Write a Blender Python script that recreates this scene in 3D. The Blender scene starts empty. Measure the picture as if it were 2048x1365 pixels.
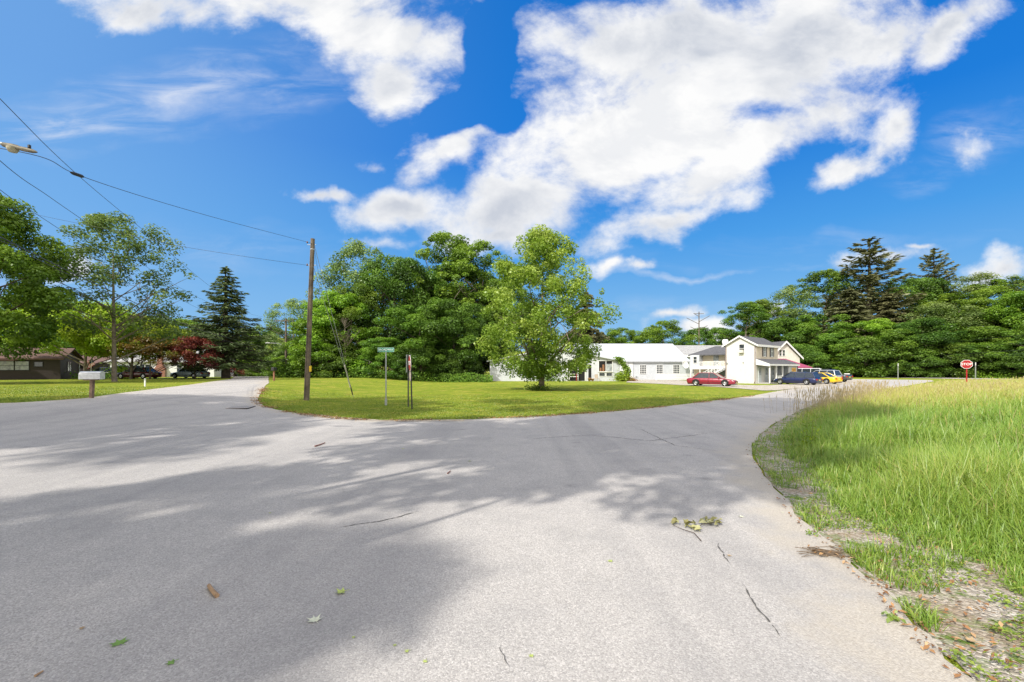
import bpy, math, random
import numpy as np
from mathutils import Matrix, Vector
from mathutils.geometry import delaunay_2d_cdt
R = math.radians
rng = np.random.default_rng(7)
random.seed(7)
scene = bpy.context.scene
COL = scene.collection

# ------------------------------------------------------------------ camera model
CX, HY, F, CAMZ = 1024.0, 738.0, 910.0, 1.9      # photograph measurements: centre column, horizon row, focal length in pixels

def S(a, b, v):
    t = np.clip((np.asarray(v, float) - a) / (b - a), 0, 1)
    return t * t * (3 - 2 * t)

def flat(px, py):
    d = CAMZ * F / (py - HY)
    return ((px - CX) / F * d, d)

FIELD_EDGE = [(9.0, 0.5)] + [flat(*p) for p in [(2048,1215),(1950,1130),(1860,1095),(1775,1066),(1680,1034),(1625,985),(1590,930),
              (1550,900),(1545,880),(1565,850),(1600,826),(1650,806),(1700,792),(1770,780),(1840,770)]] + [(66, 68)]
FIELD_POLY = FIELD_EDGE + [(84, 72), (93, 40), (80, 0), (40, -8), (14, -4)]
MAIN_ROAD = [(104, -60), (100, 0), (97, 40), (92, 70), (83, 100), (70, 130), (52, 165), (20, 215), (-30, 280)]   # centre line of the cross road

def poly_dist(poly, x, y, closed=True):
    x = np.asarray(x, float); y = np.asarray(y, float)
    best = np.full(np.broadcast(x, y).shape, 1e9)
    n = len(poly)
    for i in range(n if closed else n - 1):
        ax, ay = poly[i]; bx, by = poly[(i + 1) % n]
        dx, dy = bx - ax, by - ay
        t = np.clip(((x - ax) * dx + (y - ay) * dy) / (dx * dx + dy * dy), 0, 1)
        best = np.minimum(best, np.hypot(x - ax - t * dx, y - ay - t * dy))
    return best

def inside(poly, x, y):
    x = np.asarray(x, float); y = np.asarray(y, float)
    r = np.zeros(np.broadcast(x, y).shape, bool)
    n = len(poly); j = n - 1
    for i in range(n):
        xi, yi = poly[i]; xj, yj = poly[j]
        if yi != yj:
            c = ((yi > y) != (yj > y)) & (x < (xj - xi) * (y - yi) / (yj - yi) + xi)
            r ^= c
        j = i
    return r

EAST = MAIN_ROAD + [(400, 400), (400, -60)]
def g(x, y):
    x = np.asarray(x, float); y = np.asarray(y, float)
    z = 0.62 * S(9, 21, -x) * S(9, 23, y)
    z = z - 1.9 * S(66, 150, y) * S(16, 26, -x)
    df = poly_dist(FIELD_POLY, x, y)
    z = z + np.where(inside(FIELD_POLY, x, y), 0.42 * S(0.6, 8, df) * (1 - S(46, 66, y)), 0)
    de = poly_dist(MAIN_ROAD, x, y, closed=False)
    ine = inside(EAST, x, y)
    z = z + np.where(ine, 13 * S(7, 60, de) + 16 * S(60, 260, de), 0)
    z = z + np.where(~ine, 18 * S(190, 420, y) * S(0, 60, de), 0) + 14 * S(70, 220, -x) * S(60, 180, y)
    return z

def gz(x, y): return float(g(np.array([x]), np.array([y]))[0])

def P(px, py, dz=0.0):
    """pixel on the ground -> world point"""
    d = min(CAMZ * F / (py - HY), 160)
    for _ in range(60):
        z = gz((px - CX) / F * d, d)
        dn = (CAMZ - z) * F / (py - HY)
        d = 0.6 * d + 0.4 * max(2, min(dn, 170))
    x = (px - CX) / F * d
    return (x, d, gz(x, d) + dz)

def Q(px, py, d):
    return ((px - CX) / F * d, d, CAMZ + (HY - py) / F * d)

# ------------------------------------------------------------------ mesh helpers
class MB:
    def __init__(s, M=None): s.v = []; s.f = []; s.mi = []; s.M = M or Matrix.Identity(4); s.sm = []
    def add(s, vs, fs, mi=0, smooth=False):
        b = len(s.v)
        s.v += [tuple(s.M @ Vector(v)) for v in vs]
        for f in fs: s.f.append([b + i for i in f]); s.mi.append(mi); s.sm.append(smooth)
        return s
    def box(s, x0, y0, z0, x1, y1, z1, mi=0):
        vs = [(x0,y0,z0),(x1,y0,z0),(x1,y1,z0),(x0,y1,z0),(x0,y0,z1),(x1,y0,z1),(x1,y1,z1),(x0,y1,z1)]
        return s.add(vs, [(0,3,2,1),(4,5,6,7),(0,1,5,4),(1,2,6,5),(2,3,7,6),(3,0,4,7)], mi)
    def quad(s, a, b, c, d, mi=0): return s.add([a,b,c,d], [(0,1,2,3)], mi)
    def prism(s, poly, y0, y1, mi=0):
        """poly in (x,z), extruded along y"""
        n = len(poly)
        vs = [(x,y0,z) for x,z in poly] + [(x,y1,z) for x,z in poly]
        fs = [tuple(range(n)), tuple(range(2*n-1, n-1, -1))] + [(i, i+n, (i+1)%n+n, (i+1)%n) for i in range(n)]
        return s.add(vs, fs, mi)
    def prismz(s, poly, z0, z1, mi=0):
        n = len(poly)
        vs = [(x,y,z0) for x,y in poly] + [(x,y,z1) for x,y in poly]
        fs = [tuple(range(n-1,-1,-1)), tuple(range(n, 2*n))] + [(i, (i+1)%n, (i+1)%n+n, i+n) for i in range(n)]
        return s.add(vs, fs, mi)
    def tube(s, pts, rad, n=8, mi=0, cap=True):
        pts = [Vector(p) for p in pts]
        if not hasattr(rad, '__len__'): rad = [rad]*len(pts)
        vs = []
        prev = None
        for i, p in enumerate(pts):
            t = (pts[min(i+1,len(pts)-1)] - pts[max(i-1,0)])
            if t.length < 1e-9: t = Vector((0,0,1))
            t.normalize()
            if prev is None:
                a = t.cross(Vector((0,0,1))) if abs(t.z) < .9 else t.cross(Vector((1,0,0)))
            else: a = prev - t*prev.dot(t)
            a.normalize(); prev = a
            b = t.cross(a)
            for k in range(n):
                an = 2*math.pi*k/n
                vs.append(tuple(p + (a*math.cos(an)+b*math.sin(an))*rad[i]))
        fs = []
        for i in range(len(pts)-1):
            for k in range(n):
                fs.append((i*n+k, i*n+(k+1)%n, (i+1)*n+(k+1)%n, (i+1)*n+k))
        s.add(vs, fs, mi, True)
        if cap:
            s.add(vs[:n], [tuple(range(n-1,-1,-1))], mi); s.add(vs[-n:], [tuple(range(n))], mi)
        return s
    def lathe(s, prof, n=20, axis='z', c=(0,0,0), mi=0):
        vs = []
        for r, h in prof:
            for k in range(n):
                a = 2*math.pi*k/n
                if axis == 'z': vs.append((c[0]+r*math.cos(a), c[1]+r*math.sin(a), c[2]+h))
                elif axis == 'y': vs.append((c[0]+r*math.cos(a), c[1]+h, c[2]+r*math.sin(a)))
                else: vs.append((c[0]+h, c[1]+r*math.cos(a), c[2]+r*math.sin(a)))
        fs = [(i*n+k, i*n+(k+1)%n, (i+1)*n+(k+1)%n, (i+1)*n+k) for i in range(len(prof)-1) for k in range(n)]
        return s.add(vs, fs, mi, True)
    def build(s, name, mats, parent=None, bevel=0, label=None):
        me = bpy.data.meshes.new(name)
        me.from_pydata(s.v, [], s.f)
        if not isinstance(mats, (list, tuple)): mats = [mats]
        for m in mats: me.materials.append(m)
        me.polygons.foreach_set('material_index', s.mi)
        me.polygons.foreach_set('use_smooth', s.sm)
        me.update()
        o = bpy.data.objects.new(name, me); COL.objects.link(o)
        if parent: o.parent = parent
        if bevel:
            b = o.modifiers.new('bevel','BEVEL'); b.width = bevel; b.segments = 2; b.limit_method = 'ANGLE'; b.angle_limit = R(40)
        if label: o['label'] = label
        return o

def mesh_np(name, V, faces, mats, attrs=None, parent=None, smooth=False, mi=None):
    """faces: list of (n,k) int arrays"""
    me = bpy.data.meshes.new(name)
    V = np.asarray(V, np.float32)
    me.vertices.add(len(V)); me.vertices.foreach_set('co', V.ravel())
    loops = np.concatenate([f.ravel() for f in faces]).astype(np.int32)
    tot = np.concatenate([np.full(len(f), f.shape[1], np.int32) for f in faces])
    start = np.concatenate([[0], np.cumsum(tot)[:-1]]).astype(np.int32)
    me.loops.add(len(loops)); me.loops.foreach_set('vertex_index', loops)
    me.polygons.add(len(tot)); me.polygons.foreach_set('loop_start', start); me.polygons.foreach_set('loop_total', tot)
    if smooth: me.polygons.foreach_set('use_smooth', np.ones(len(tot), bool))
    if not isinstance(mats, (list, tuple)): mats = [mats]
    for m in mats: me.materials.append(m)
    if mi is not None: me.polygons.foreach_set('material_index', mi)
    me.update(calc_edges=True); me.validate()
    for k, a in (attrs or {}).items():
        at = me.attributes.new(k, 'FLOAT', 'POINT'); at.data.foreach_set('value', np.asarray(a, np.float32))
    o = bpy.data.objects.new(name, me); COL.objects.link(o)
    if parent: o.parent = parent
    return o

def tag(o, label=None, cat=None, group=None, kind=None):
    if label: o['label'] = label
    if cat: o['category'] = cat
    if group: o['group'] = group
    if kind: o['kind'] = kind
    return o

def thing(name, label, cat, loc=(0,0,0), rz=0.0, group=None):
    o = bpy.data.objects.new(name, None); COL.objects.link(o)
    o.empty_display_size = .2
    o.location = loc; o.rotation_euler = (0,0,rz)
    return tag(o, label, cat, group)

def dup(root, label=None, group=None):
    r = root.copy(); COL.objects.link(r)
    if label: r['label'] = label
    if group: r['group'] = group
    for ch in list(root.children):
        c = ch.copy(); COL.objects.link(c); c.parent = r
        for gch in list(ch.children):
            d = gch.copy(); COL.objects.link(d); d.parent = c
    return r

# ------------------------------------------------------------------ materials
def new_mat(name):
    m = bpy.data.materials.new(name); m.use_nodes = True
    nt = m.node_tree; nt.nodes.clear()
    out = nt.nodes.new('ShaderNodeOutputMaterial')
    return m, nt, out

class NT:
    """tiny node-building helper"""
    def __init__(s, nt): s.nt = nt
    def n(s, t, **kw):
        nd = s.nt.nodes.new(t)
        for k, v in kw.items(): setattr(nd, k, v)
        return nd
    def link(s, a, b): s.nt.links.new(a, b)
    def put(s, sock, v):
        if hasattr(v, 'is_output') or isinstance(v, bpy.types.NodeSocket): s.link(v, sock)
        else: sock.default_value = v
    def math(s, op, a, b=0.0, c=0.0, clamp=False):
        nd = s.n('ShaderNodeMath', operation=op, use_clamp=clamp)
        s.put(nd.inputs[0], a); s.put(nd.inputs[1], b); s.put(nd.inputs[2], c)
        return nd.outputs[0]
    def noise(s, vec, scale, detail=3, rough=.55, dist=0.0):
        nd = s.n('ShaderNodeTexNoise'); s.put(nd.inputs['Scale'], scale); s.put(nd.inputs['Detail'], detail)
        s.put(nd.inputs['Roughness'], rough); s.put(nd.inputs['Distortion'], dist)
        if vec is not None: s.link(vec, nd.inputs['Vector'])
        return nd.outputs['Fac']
    def ramp(s, fac, stops, interp='LINEAR'):
        nd = s.n('ShaderNodeValToRGB'); cr = nd.color_ramp; cr.interpolation = interp
        while len(cr.elements) < len(stops): cr.elements.new(.5)
        for e, (p, c) in zip(cr.elements, stops):
            e.position = p; e.color = (*c, 1) if len(c) == 3 else c
        s.put(nd.inputs[0], fac); return nd.outputs[0]
    def mix(s, fac, a, b, blend='MIX'):
        nd = s.n('ShaderNodeMix', data_type='RGBA', blend_type=blend)
        s.put(nd.inputs[0], fac)
        for sk, v in ((nd.inputs[6], a), (nd.inputs[7], b)):
            if isinstance(v, tuple) and len(v) == 3: v = (*v, 1)
            s.put(sk, v)
        return nd.outputs[2]
    def maprange(s, v, a, b, c=0.0, d=1.0, smooth=False):
        nd = s.n('ShaderNodeMapRange'); nd.clamp = True
        if smooth: nd.interpolation_type = 'SMOOTHSTEP'
        s.put(nd.inputs[0], v); s.put(nd.inputs[1], a); s.put(nd.inputs[2], b); s.put(nd.inputs[3], c); s.put(nd.inputs[4], d)
        return nd.outputs[0]
    def coords(s, kind='Object', scale=None):
        tc = s.n('ShaderNodeTexCoord').outputs[kind]
        if scale:
            mp = s.n('ShaderNodeMapping'); mp.inputs['Scale'].default_value = scale
            s.link(tc, mp.inputs['Vector']); return mp.outputs[0]
        return tc
    def pos(s): return s.n('ShaderNodeNewGeometry').outputs['Position']
    def bump(s, h, strength=.3, dist=.02):
        nd = s.n('ShaderNodeBump'); nd.inputs['Strength'].default_value = strength; nd.inputs['Distance'].default_value = dist
        s.link(h, nd.inputs['Height']); return nd.outputs[0]
    def bsdf(s, out, col, rough=.7, metal=0.0, spec=.5, normal=None, coat=0.0):
        b = s.n('ShaderNodeBsdfPrincipled')
        if isinstance(col, tuple): col = (*col, 1)
        s.put(b.inputs['Base Color'], col); s.put(b.inputs['Roughness'], rough); s.put(b.inputs['Metallic'], metal)
        b.inputs['Specular IOR Level'].default_value = spec
        b.inputs['Coat Weight'].default_value = coat
        if normal is not None: s.link(normal, b.inputs['Normal'])
        s.link(b.outputs[0], out.inputs[0]); return b

_mc = {}
def mat(name, col, rough=.7, metal=0.0, var=.12, scale=6.0, bump=0.0, spec=.4, coat=0.0, dirt=None):
    """plain coated surface with cloudy unevenness and light grime"""
    if name in _mc: return _mc[name]
    m, nt, out = new_mat(name); T = NT(nt)
    co = T.coords('Object')
    n1 = T.noise(co, scale, 5, .6); n2 = T.noise(co, scale*9, 3)
    dark = tuple(c*(1-var*1.4) for c in col); lite = tuple(min(1, c*(1+var)) for c in col)
    c = T.ramp(n1, [(.3, dark), (.7, lite)])
    c = T.mix(T.maprange(n2, .45, .75, 0, var), c, tuple(x*.6 for x in col))
    if dirt: c = T.mix(T.maprange(T.noise(co, scale*.5, 6, .7), .5, .75, 0, .6), c, dirt)
    nrm = T.bump(n2, bump, .01) if bump else None
    rg = T.maprange(n1, .2, .8, max(.02, rough-.08), min(1, rough+.08))
    T.bsdf(out, c, rg, metal, spec, nrm, coat)
    _mc[name] = m; return m

def siding(name, col, step=.2, axis=2, depth=.5, rough=.6):
    """boards: thin shadow lines every `step` metres"""
    if name in _mc: return _mc[name]
    m, nt, out = new_mat(name); T = NT(nt)
    co = T.coords('Object'); sp = T.n('ShaderNodeSeparateXYZ'); T.link(co, sp.inputs[0])
    fr = T.math('FRACT', T.math('DIVIDE', sp.outputs[axis], step))
    line = T.maprange(fr, 0.0, .14, 1, 0)
    n1 = T.noise(co, 2.0, 5, .65)
    c = T.ramp(n1, [(.3, tuple(x*.88 for x in col)), (.7, tuple(min(1, x*1.06) for x in col))])
    c = T.mix(T.math('MULTIPLY', line, depth), c, tuple(x*.35 for x in col))
    T.bsdf(out, c, rough, 0, .3, T.bump(fr, .25, .015))
    _mc[name] = m; return m

def shingle(name, col):
    if name in _mc: return _mc[name]
    m, nt, out = new_mat(name); T = NT(nt)
    co = T.coords('Object')
    br = T.n('ShaderNodeTexBrick'); br.inputs['Scale'].default_value = 3.0
    br.inputs['Color1'].default_value = (*[c*.8 for c in col],1); br.inputs['Color2'].default_value = (*[min(1,c*1.2) for c in col],1)
    br.inputs['Mortar'].default_value = (*[c*.4 for c in col],1); br.inputs['Mortar Size'].default_value = .03
    T.link(co, br.inputs['Vector'])
    c = T.mix(T.maprange(T.noise(co, 1.2, 5, .7), .3, .7), br.outputs[0], tuple(x*1.3 for x in col))
    c = T.mix(.5, c, br.outputs[0])
    T.bsdf(out, c, .9, 0, .2, T.bump(T.noise(co, 40, 2), .3, .01))
    _mc[name] = m; return m

def leaf_mat(name, dark, mid, light, transl=.35, gloss=.06, var=.18):
    m, nt, out = new_mat(name); T = NT(nt)
    at = T.n('ShaderNodeAttribute', attribute_name='tint')
    oi = T.n('ShaderNodeObjectInfo')
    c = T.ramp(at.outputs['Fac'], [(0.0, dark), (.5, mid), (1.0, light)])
    hs = T.n('ShaderNodeHueSaturation')
    T.put(hs.inputs['Hue'], T.maprange(oi.outputs['Random'], 0, 1, .487, .513))
    T.put(hs.inputs['Value'], T.maprange(T.math('FRACT', T.math('MULTIPLY', oi.outputs['Random'], 7.31)), 0, 1, 1-var, 1+var))
    T.link(c, hs.inputs['Color'])
    c = hs.outputs[0]
    d = T.n('ShaderNodeBsdfDiffuse'); T.link(c, d.inputs[0])
    tr = T.n('ShaderNodeBsdfTranslucent')
    T.link(T.mix(.5, c, (.9, 1.0, .35), 'MULTIPLY'), tr.inputs[0])
    mx = T.n('ShaderNodeMixShader'); mx.inputs[0].default_value = transl
    T.link(d.outputs[0], mx.inputs[1]); T.link(tr.outputs[0], mx.inputs[2])
    gl = T.n('ShaderNodeBsdfGlossy'); gl.inputs['Roughness'].default_value = .42
    gl.inputs['Color'].default_value = (.9,.95,.9,1)
    m2 = T.n('ShaderNodeMixShader'); m2.inputs[0].default_value = gloss
    T.link(mx.outputs[0], m2.inputs[1]); T.link(gl.outputs[0], m2.inputs[2])
    T.link(m2.outputs[0], out.inputs[0])
    return m
# ------------------------------------------------------------------ camera, sun, sky
cam = bpy.data.cameras.new('camera'); cam.sensor_width = 36; cam.lens = 36*F/2048
cam.shift_y = (HY-682.5)/2048; cam.clip_start = .05; cam.clip_end = 3000
co_ = bpy.data.objects.new('camera', cam); COL.objects.link(co_)
co_.location = (0,0,CAMZ); co_.rotation_euler = (R(90),0,0); scene.camera = co_

SUN_EL = 42.0
SUN_TO = Vector((-.66,-.75,0)).normalized()*math.cos(R(SUN_EL)) + Vector((0,0,math.sin(R(SUN_EL))))
sl = bpy.data.lights.new('sun','SUN'); sl.energy = 5.0; sl.angle = R(.8); sl.color = (1,.95,.86)
so = bpy.data.objects.new('sun', sl); COL.objects.link(so); so.location = (-20,-26,40)
so.rotation_euler = (-SUN_TO).to_track_quat('-Z','Y').to_euler()

w = bpy.data.worlds.new('World'); scene.world = w; w.use_nodes = True
nt = w.node_tree; nt.nodes.clear(); T = NT(nt)
sky = T.n('ShaderNodeTexSky'); sky.sky_type = 'NISHITA'; sky.sun_disc = False
sky.sun_elevation = R(SUN_EL); sky.sun_rotation = math.atan2(SUN_TO.x, SUN_TO.y)
sky.air_density = 1.0; sky.dust_density = .6; sky.ozone_density = 2.0
dirv = T.n('ShaderNodeTexCoord').outputs['Generated']
sp = T.n('ShaderNodeSeparateXYZ'); T.link(dirv, sp.inputs[0])
yy = T.math('MAXIMUM', T.math('ABSOLUTE', sp.outputs[1]), .02)
u = T.math('DIVIDE', sp.outputs[0], yy); v = T.math('DIVIDE', sp.outputs[2], yy)
uv = T.n('ShaderNodeCombineXYZ'); T.link(u, uv.inputs[0]); T.link(v, uv.inputs[1]); UV = uv.outputs[0]
# wobble the lookup so that cloud outlines are never smooth
wn = T.n('ShaderNodeTexNoise'); wn.inputs['Scale'].default_value = 5; wn.inputs['Detail'].default_value = 5; T.link(UV, wn.inputs['Vector'])
wob = T.n('ShaderNodeVectorMath', operation='MULTIPLY_ADD'); T.link(wn.outputs['Color'], wob.inputs[0])
wob.inputs[1].default_value = (.16,.16,0); 
sub = T.n('ShaderNodeVectorMath', operation='SUBTRACT'); T.link(UV, sub.inputs[0]); sub.inputs[1].default_value = (.08,.08,0)
T.link(sub.outputs[0], wob.inputs[2]); WUV = wob.outputs[0]

def blob(px, py, a, b, rot, wgt, vec):
    mp = T.n('ShaderNodeMapping', vector_type='TEXTURE')
    mp.inputs['Location'].default_value = ((px-CX)/F, (HY-py)/F, 0)
    mp.inputs['Rotation'].default_value = (0,0,R(rot)); mp.inputs['Scale'].default_value = (a/F, b/F, 1)
    T.link(vec, mp.inputs['Vector'])
    ln = T.n('ShaderNodeVectorMath', operation='LENGTH'); T.link(mp.outputs[0], ln.inputs[0])
    return T.math('MULTIPLY_ADD', ln.outputs['Value'], -wgt, wgt)

CUM = [(1290,250,520,150,26,1.0),(1560,110,420,150,30,1.0),(1330,90,300,170,10,.9),(1040,400,240,110,18,1.0),(1500,300,380,85,28,.9),
       (1330,435,240,60,14,.8),(1000,460,150,55,10,.7),(1620,30,300,110,20,.9),(790,420,130,62,14,.85),(900,300,130,62,28,.75),
       (760,60,230,95,-18,.95),(620,-10,320,80,0,.9),(790,160,90,85,-10,.8),(655,388,70,22,-14,.6),(742,328,50,16,12,.45),(690,240,30,26,0,.3),
       (1690,350,95,34,32,.6),(1900,60,170,60,38,.75),(1790,240,110,50,40,.6),(2010,545,110,46,22,.75),(1270,540,46,15,14,.55),(1330,636,60,16,18,.55),
       (1405,655,90,22,8,.6),(1205,545,30,24,0,.5),(130,530,80,34,10,.6),(280,0,190,52,-4,.85),(1770,80,150,85,34,.7),(1740,520,110,20,12,.45),(1540,612,60,22,10,.5),
       (1945,300,60,26,30,.3),(1825,488,26,8,5,.4),(960,150,40,30,0,.35),(740,500,70,18,-10,.35)]
fld = None
for c in CUM:
    b_ = T.math('MAXIMUM', blob(*c, WUV), -1.0)
    fld = b_ if fld is None else T.math('SMOOTH_MAX', fld, b_, .18)
HOLES = [(975,120,60,150,-14,1.3),(905,215,60,60,0,.9),(1010,235,45,60,-20,.9),(620,215,140,60,-15,.8),(1255,275,30,20,10,.35)]
for c in HOLES: fld = T.math('SUBTRACT', fld, T.math('MAXIMUM', blob(*c, WUV), 0))
# streaky fractal detail, drawn out up to the right
mp = T.n('ShaderNodeMapping'); mp.inputs['Rotation'].default_value = (0,0,R(-24)); mp.inputs['Scale'].default_value = (.80,1.12,1); T.link(UV, mp.inputs['Vector'])
SUV = mp.outputs[0]
n_a = T.noise(SUV, 4.2, 12, .62, .25); n_b = T.noise(SUV, 15, 8, .65)
dens = T.math('ADD', T.math('MULTIPLY', fld, 1.5), T.math('MULTIPLY_ADD', n_a, 2.7, -1.34))
dens = T.math('MULTIPLY_ADD', T.math('SUBTRACT', n_b, .5), .8, dens)
alpha = T.maprange(dens, .0, .85, 0, 1, True)
thick = T.maprange(dens, .25, 1.5, 0, 1, True)
# lit from the upper left: compare density with the density a little way towards the sun
mp2 = T.n('ShaderNodeMapping'); mp2.inputs['Location'].default_value = (.03,-.05,0); mp2.inputs['Rotation'].default_value = (0,0,R(-24)); mp2.inputs['Scale'].default_value = (.80,1.12,1); T.link(UV, mp2.inputs['Vector'])
n_c = T.noise(mp2.outputs[0], 4.2, 6, .6, .25)
relief = T.math('SUBTRACT', n_a, n_c)
mp4 = T.n('ShaderNodeMapping'); mp4.inputs['Rotation'].default_value = (0,0,R(-26)); mp4.inputs['Scale'].default_value = (.55,1.7,1); T.link(WUV, mp4.inputs['Vector'])
shade_n = T.noise(mp4.outputs[0], 2.1, 4, .5)
shv = T.math('MULTIPLY', T.maprange(shade_n, .38, .60, 0, 1, True), thick)
shv = T.math('ADD', shv, T.maprange(relief, -.06, .10, .34, -.12), clamp=True)
ccol = T.ramp(shv, [(0,(9.9,9.9,9.9)),(.4,(8.5,8.65,8.95)),(1,(6.0,6.4,7.2))])
# thin high cirrus
CIR = [(330,190,480,95,10,1.1),(120,235,320,60,5,1.0),(560,170,200,50,15,.8),(1400,553,330,9,2,.8),(1600,500,500,30,4,.35),(1950,280,240,60,20,.6),(1250,640,300,40,10,.4),(500,500,300,60,-8,.35),(150,560,300,60,0,.5)]
cf = None
for c in CIR:
    b_ = T.math('MAXIMUM', blob(*c, WUV), 0)
    cf = b_ if cf is None else T.math('MAXIMUM', cf, b_)
mp3 = T.n('ShaderNodeMapping'); mp3.inputs['Rotation'].default_value = (0,0,R(-8)); mp3.inputs['Scale'].default_value = (1.2,5,1); T.link(UV, mp3.inputs['Vector'])
cir = T.math('MULTIPLY', cf, T.maprange(T.noise(mp3.outputs[0], 3.2, 9, .62, .6), .36, .78, 0, .75, True), clamp=True)
# the blue itself: Nishita, pushed to the photograph's deep blue overhead and pale blue near the horizon
hs = T.n('ShaderNodeHueSaturation'); hs.inputs['Saturation'].default_value = 1.15; T.link(sky.outputs[0], hs.inputs['Color'])
el = T.n('ShaderNodeVectorMath', operation='NORMALIZE'); T.link(dirv, el.inputs[0])
es = T.n('ShaderNodeSeparateXYZ'); T.link(el.outputs[0], es.inputs[0])
grad = T.ramp(es.outputs[2], [(0,(3.3,5.9,8.9)),(.10,(2.1,5.0,8.7)),(.26,(.62,3.45,8.4)),(.42,(.06,2.1,7.5)),(1,(.02,1.3,5.2))])
left = T.maprange(T.math('DIVIDE', sp.outputs[0], yy), -1.15, .15, .62, 0, True)
grad = T.mix(left, grad, (2.6,5.2,9.0))
blue = T.mix(.9, hs.outputs[0], grad)
# added fill light: bright haze in the unseen sky behind the viewer and overhead
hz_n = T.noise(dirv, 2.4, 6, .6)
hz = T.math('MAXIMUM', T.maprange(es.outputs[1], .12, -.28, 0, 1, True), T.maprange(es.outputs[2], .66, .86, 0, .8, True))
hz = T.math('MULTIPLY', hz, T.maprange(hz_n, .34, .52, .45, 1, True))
below = T.maprange(es.outputs[2], -.02, 0, 1, 0)
c1 = T.mix(cir, blue, (8.6,8.9,9.6))
c2 = T.mix(alpha, c1, ccol)
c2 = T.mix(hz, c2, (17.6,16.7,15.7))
c2 = T.mix(below, c2, (2.0,2.4,1.6))
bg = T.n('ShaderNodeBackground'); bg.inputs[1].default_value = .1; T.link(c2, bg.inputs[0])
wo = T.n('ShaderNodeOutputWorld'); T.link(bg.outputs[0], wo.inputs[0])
w.cycles.sampling_method = 'MANUAL'; w.cycles.sample_map_resolution = 512

scene.view_settings.view_transform = 'Standard'; scene.view_settings.look = 'None'; scene.view_settings.exposure = 0; scene.view_settings.gamma = 1
cy = scene.cycles
cy.use_denoising = True; cy.denoising_prefilter = 'NONE'; cy.denoiser = 'OPENIMAGEDENOISE'
cy.max_bounces = 6; cy.diffuse_bounces = 3; cy.glossy_bounces = 2; cy.transmission_bounces = 4; cy.transparent_max_bounces = 6
cy.caustics_reflective = False; cy.caustics_refractive = False
cy.use_adaptive_sampling = True; cy.adaptive_threshold = .015
# ------------------------------------------------------------------ ground, roads, grass
def lawn_material():
    m, nt, out = new_mat('lawn_turf'); T = NT(nt); p = T.pos()
    n1 = T.noise(p, .35, 5, .6); n2 = T.noise(p, 2.2, 4, .6); n3 = T.noise(p, 28, 3, .7); n4 = T.noise(p, .9, 4, .55)
    c = T.ramp(n1, [(.32,(.19,.255,.022)),(.52,(.30,.345,.032)),(.72,(.44,.41,.06))])
    c = T.mix(T.maprange(n2, .42, .66, 0, .7), c, (.14,.235,.022))
    c = T.mix(T.maprange(n4, .52, .66, 0, .65), c, (.46,.38,.085))
    c = T.mix(T.maprange(n3, .42, .68, 0, .65), c, (.075,.115,.012))
    # shallow mowing lines
    mp = T.n('ShaderNodeMapping'); mp.inputs['Rotation'].default_value = (0,0,R(20)); T.link(p, mp.inputs['Vector'])
    wv = T.n('ShaderNodeTexWave'); wv.inputs['Scale'].default_value = .55; wv.inputs['Distortion'].default_value = 3; T.link(mp.outputs[0], wv.inputs['Vector'])
    c = T.mix(T.math('MULTIPLY', wv.outputs['Fac'], .16), c, (.10,.16,.016))
    T.bsdf(out, c, .95, 0, .1, T.bump(T.noise(p, 45, 2, .8), .8, .05))
    return m
M_lawn = lawn_material()

def asphalt_material():
    m, nt, out = new_mat('old_asphalt'); T = NT(nt); p = T.pos()
    vo = T.n('ShaderNodeTexVoronoi'); vo.inputs['Scale'].default_value = 95; T.link(p, vo.inputs['Vector'])
    vs = T.n('ShaderNodeSeparateColor'); T.link(vo.outputs['Color'], vs.inputs[0])
    fine = vs.outputs[0]
    big = T.noise(p, .16, 5, .55); mid = T.noise(p, 1.1, 6, .65); grit = T.noise(p, 190, 2, .6)
    c = T.ramp(fine, [(0,(.35,.33,.308)),(.3,(.465,.438,.411)),(.7,(.545,.514,.483)),(1,(.71,.675,.638))])
    c = T.mix(T.maprange(grit, .35, .7, .3, 0), c, (.19,.185,.185))
    c = T.mix(T.maprange(big, .35, .68, .30, 0), c, (.27,.265,.27))
    c = T.mix(T.maprange(mid, .48, .70, 0, .34), c, (.25,.245,.245))
    # wheel tracks, polished darker, running with the side street and with the right-hand road
    for rot, sc, amt in ((29, .6, .26), (-38, .4, .20), (4, .9, .12)):
        mp = T.n('ShaderNodeMapping'); mp.inputs['Rotation'].default_value = (0,0,R(-rot)); mp.inputs['Scale'].default_value = (1.0,.03,1)
        T.link(p, mp.inputs['Vector'])
        c = T.mix(T.maprange(T.noise(mp.outputs[0], sc, 4, .6), .52, .64, 0, amt), c, (.21,.205,.21))
    # oil spots
    vo2 = T.n('ShaderNodeTexVoronoi'); vo2.inputs['Scale'].default_value = .8; T.link(p, vo2.inputs['Vector'])
    c = T.mix(T.math('MULTIPLY', T.maprange(vo2.outputs['Distance'], .02, .14, 1, 0), T.maprange(T.noise(p,.7,2),.45,.6,0,.5)), c, (.12,.12,.12))
    ed = T.n('ShaderNodeAttribute', attribute_name='edge')
    e = T.math('ADD', ed.outputs['Fac'], T.maprange(mid, .3, .7, -.35, .35))
    c = T.mix(T.maprange(e, .05, .75, .72, 0, True), c, T.ramp(T.noise(p, 60, 3), [(.3,(.34,.295,.24)),(.7,(.56,.51,.43))]))
    h = T.math('MULTIPLY_ADD', fine, .6, T.math('MULTIPLY', vo.outputs['Distance'], -.8))
    T.bsdf(out, c, .88, 0, .25, T.bump(h, .45, .006))
    return m
M_asph = asphalt_material()

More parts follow.
